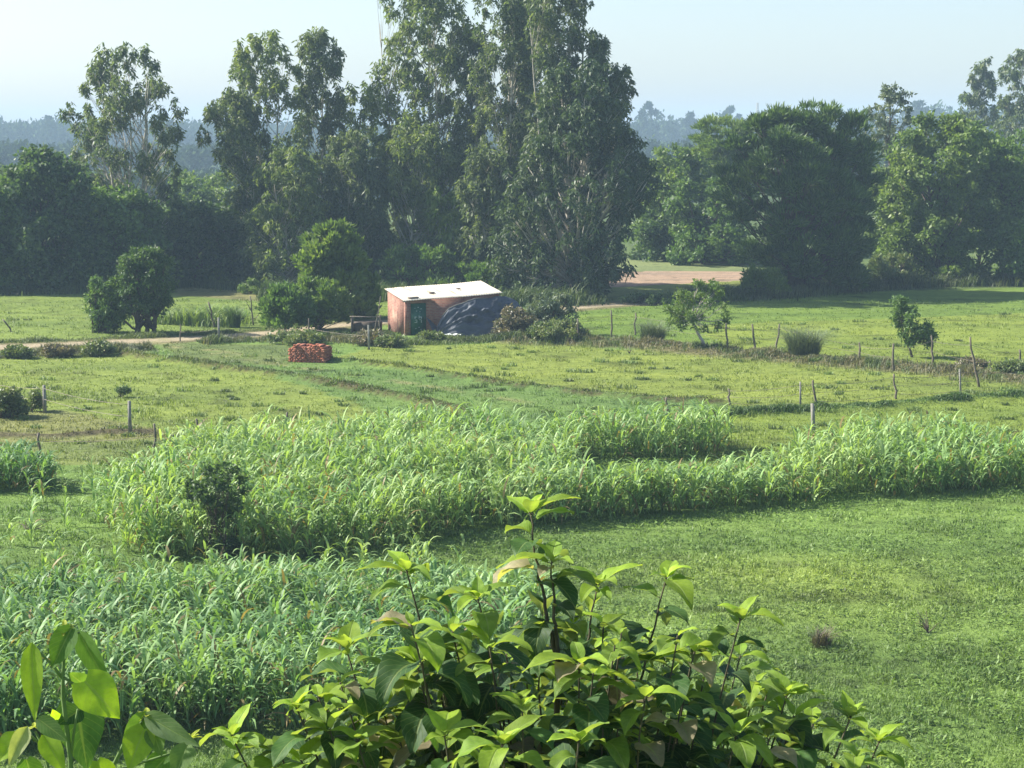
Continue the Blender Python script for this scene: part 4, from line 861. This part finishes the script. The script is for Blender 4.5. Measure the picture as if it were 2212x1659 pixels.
YG, MG, DG, PG = (.22, .33, .035), (.072, .15, .034), (.034, .078, .026), (.20, .21, .12)
M['twig'] = simple('dark green twig', (.05, .045, .025), (.10, .09, .05), 10)
M['stemg'] = simple('green stem', (.10, .17, .05), (.14, .22, .07), 10)
zz = np.array([0, 0, 1.0])
shb = at(1235, 1900, 7.6); shb[2] = float(H(shb[0], shb[1]))
shrub = empty('broadleaf_shrub', shb, 'large broad leaved shrub with lime green shoot tips closest to the viewer', 'shrub')
MAIN = [(1145, 1108, 7.6), (878, 1232, 7.3), (1032, 1292, 7.1), (1192, 1212, 7.5), (1290, 1262, 7.8), (1440, 1248, 7.7), (1600, 1335, 7.5), (1500, 1408, 7.1), (748, 1402, 7.2), (640, 1528, 6.9),
        (1700, 1500, 7.6), (1838, 1548, 7.4), (1900, 1600, 7.7), (770, 1596, 6.8), (960, 1588, 6.6), (1128, 1528, 6.7), (1395, 1505, 6.8), (1085, 1608, 6.4), (1590, 1590, 6.9), (500, 1590, 7.0), (1250, 1600, 6.3), (900, 1430, 7.0)]
out_u = [560, 640, 760, 880, 1030, 1145, 1290, 1440, 1600, 1700, 1850, 1960]; out_v = [1560, 1480, 1400, 1290, 1270, 1200, 1270, 1290, 1370, 1480, 1560, 1620]
tips = list(MAIN)
tries = 0
while len(tips) < 135 and tries < 3000:
    tries += 1
    u, v = U(580, 1930), U(1340, 1780)
    if v < np.interp(u, out_u, out_v) + 45: continue
    D = 7.3 + U(-.55, .85)
    if all(abs(u - a_) + abs(v - b_) > 44 for a_, b_, _ in tips): tips.append((u, v, D))
br, mat_leaves, shoots = Geo(), [], []
TRK = at(1205, 1430, 7.5)
br.tube(curve3(shb, TRK, 12, 0, .015), np.linspace(.03, .012, 12), 8)
for k, (u, v, D) in enumerate(tips):
    tip = at(u, v, D); main = k < len(MAIN)
    # branch: leaves the base, swings out, rises to the tip
    fv = min(1850, v + .75 * abs(u - 1222) + 190); fk = np.interp(fv, [1430, 1900], [1, 0]); fork = shb * (1 - fk) + TRK * fk
    ctrl = fork * .5 + tip * .5 + np.array([(tip[0] - fork[0]) * .10, 0, -.03 - .12 * abs(tip[0] - fork[0])])
    t = np.linspace(0, 1, 16)[:, None]; B = (1 - t) ** 2 * fork + 2 * t * (1 - t) * ctrl + t ** 2 * tip
    B[2:-1] += U(-.008, .008, (13, 3))
    br.tube(B, np.linspace(.012 if main else .008, .0035, 16), 6)
    ln = np.linalg.norm(tip - fork); bd = NRM(B[-1] - B[-3])
    nl = 20 if main else 13
    for i in range(nl):
        f = 1 - (.03 + (.05 if i < 6 else .06) * i + U(-.01, .01)) / ln
        if f < .04: break
        p = np.array([np.interp(f, t[:, 0], B[:, c]) for c in range(3)])
        az = i * 2.4 + k * 1.3 + U(-.4, .4); out = np.array([math.cos(az), math.sin(az), 0.0])
        rise = max(-.7, .25 - .08 * i)
        d = NRM(out * 1.0 + bd * .35 + zz * rise)
        q = min(1, i / 3.5); L_ = (.175 + .07 * q) * U(.65, 1.2); W_ = L_ * U(.5, .64)
        c = np.array(MG) * (1 - q) + np.array(DG) * q; c = c * U(.8, 1.3)
        if i < 2: c = np.array(YG) * .5 + c * .4
        if R() < .05: c = np.array([.30, .26, .17]) * U(.5, 1.1); L_ *= .8
        big_leaf(mat_leaves, p, d, zz, L_, W_, c, U(.8, 1.9), U(.15, .55), wave=.08)
    sh = []; nsh = int(rng.integers(4, 8)) if main else 2 + (k % 2)
    for i in range(nsh):
        az = i * 2.4 + U(-.3, .3) + k; inner = i / nsh
        d = NRM(np.array([math.cos(az), math.sin(az), 0]) * (1 - .55 * inner) + zz * (U(-.25, .6) + .9 * inner) + bd * .3)
        L_ = (.19 - .12 * inner) * U(.55, 1.25); c = np.array(YG) * (.8 + .5 * inner) * U(.9, 1.15)
        if i % 3 == 2: c = c * .6 + np.array(MG) * .5
        big_leaf(sh, tip - bd * .012 * (1 - inner), d, zz, L_, L_ * .5, c, U(.5, 1.5), .3, petiole=.08)
    for a__ in sh: br.tube([a__[4][0], a__[4][1]], .0022, 3)
    if v < 1690: build_leaves(sh, 'shoot', shrub, shb)
for a__ in mat_leaves: br.tube([a__[4][0], a__[4][1]], .0022, 3)
build_leaves(mat_leaves, 'foliage', shrub, shb); br.build('branches', M['twig'], shrub, off=shb, smooth=True)

# big heart leaved plant at the lower left
hp = at(165, 1900, 6.6); hp[2] = float(H(hp[0], hp[1]))
hplant = empty('heart_leaved_plant', hp, 'plant with large hanging heart shaped leaves in the lower left corner', 'plant')
acc = []; D0 = 6.6
HL = [((69, 1396), (72, 1562), 54, YG, 0, .2, 'x'), ((150, 1366), (105, 1452), 62, MG, .4, .3, ''), ((150, 1356), (140, 1416), 40, (.30, .34, .13), 0, .2, ''), ((172, 1368), (240, 1498), 48, (.10, .19, .045), 0, .55, ''),
      ((190, 1478), (262, 1556), 98, YG, .7, .1, ''), ((182, 1480), (142, 1448), 46, (.11, .2, .05), .3, .2, ''), ((168, 1532), (188, 1668), 112, (.05, .11, .04), .8, .12, ''), ((166, 1538), (120, 1568), 50, (.05, .11, .04), .3, .2, ''),
      ((313, 1548), (258, 1628), 48, (.10, .19, .05), .2, .4, ''), ((322, 1549), (432, 1614), 52, (.13, .2, .09), .2, .3, ''), ((308, 1584), (272, 1672), 74, YG, .5, .2, ''), ((100, 1596), (142, 1676), 52, YG, .2, .3, ''),
      ((90, 1558), (152, 1606), 42, MG, .2, .35, ''), ((56, 1578), (14, 1662), 42, (.26, .29, .15), 0, .4, ''), ((30, 1596), (-6, 1652), 56, YG, .4, .2, ''), ((215, 1652), (250, 1720), 60, YG, .4, .2, ''), ((120, 1550), (112, 1530), 26, YG, .3, .2, ''),
      ((355, 1640), (300, 1700), 60, MG, .4, .2, ''), ((400, 1620), (372, 1690), 56, (.12, .2, .06), .4, .3, ''), ((60, 1650), (80, 1730), 60, MG, .4, .2, ''), ((330, 1580), (352, 1640), 46, (.12, .2, .05), .2, .3, '')]
for (a_, b_, wpx, c, heart, fold, fl) in HL:
    Da = D0 + U(-.12, .12); p = at(*a_, Da); q = at(*b_, Da - .05 + U(-.05, .05)); d = q - p; Ln = np.linalg.norm(d) * 1.04; d = NRM(d)
    upv = NRM(np.array([U(-.3, .3), -1, .35])); big_leaf(acc, p - d * .02, d, upv, Ln, 1.0 * wpx / pxm(Da), c, U(.05, .25), fold, heart, .03, .02)
build_leaves(acc, 'foliage', hplant, hp)
g = Geo()
STM = [[(165, 1900), (152, 1640), (136, 1506), (136, 1462), (139, 1400), (152, 1352)], [(136, 1468), (115, 1438), (92, 1416), (70, 1394)], [(136, 1462), (160, 1478), (190, 1478)], [(152, 1640), (160, 1580), (168, 1532)],
       [(165, 1900), (237, 1670), (267, 1608), (298, 1572), (315, 1545)], [(165, 1900), (110, 1680), (92, 1610), (76, 1580)], [(92, 1610), (60, 1585), (30, 1596)], [(139, 1400), (152, 1372), (172, 1366)], [(237, 1670), (330, 1640), (400, 1618)]]
for st in STM:
    P = np.array([at(*q, D0) if i or q != (165, 1900) else hp for i, q in enumerate(st)]); g.tube(P, np.linspace(.011 if len(st) > 4 else .006, .0045, len(P)), 6)
g.build('stems', M['stemg'], hplant, off=hp, smooth=True)
for (u, v) in [(74, 1572), (318, 1546), (140, 1358), (412, 1596)]:
    sh = []; p = at(u, v, D0)
    for i in range(7):
        az = i * 2.4; big_leaf(sh, p, NRM(np.array([math.cos(az), math.sin(az), U(-.6, .9)])), zz, U(.03, .055), U(.015, .025), (.34, .38, .05), .4, .4)
    tag(build_leaves(sh, 'bud_cluster', hplant, hp))

# ------------------------------------------------------------------ haze
g = Geo().box([0, 1270, 24.0], [3300, 2780, 53])
hz = g.build('haze', None); m = bpy.data.materials.new('haze air'); m.use_nodes = True; N = m.node_tree.nodes
N.remove(N['Principled BSDF']); pv = N.new('ShaderNodeVolumePrincipled'); pv.inputs['Color'].default_value = (.54, .76, .96, 1); pv.inputs['Density'].default_value = .00056; pv.inputs['Anisotropy'].default_value = 0
m.node_tree.links.new(pv.outputs[0], N['Material Output'].inputs['Volume']); hz.data.materials.append(m); tag(hz, kind='stuff')
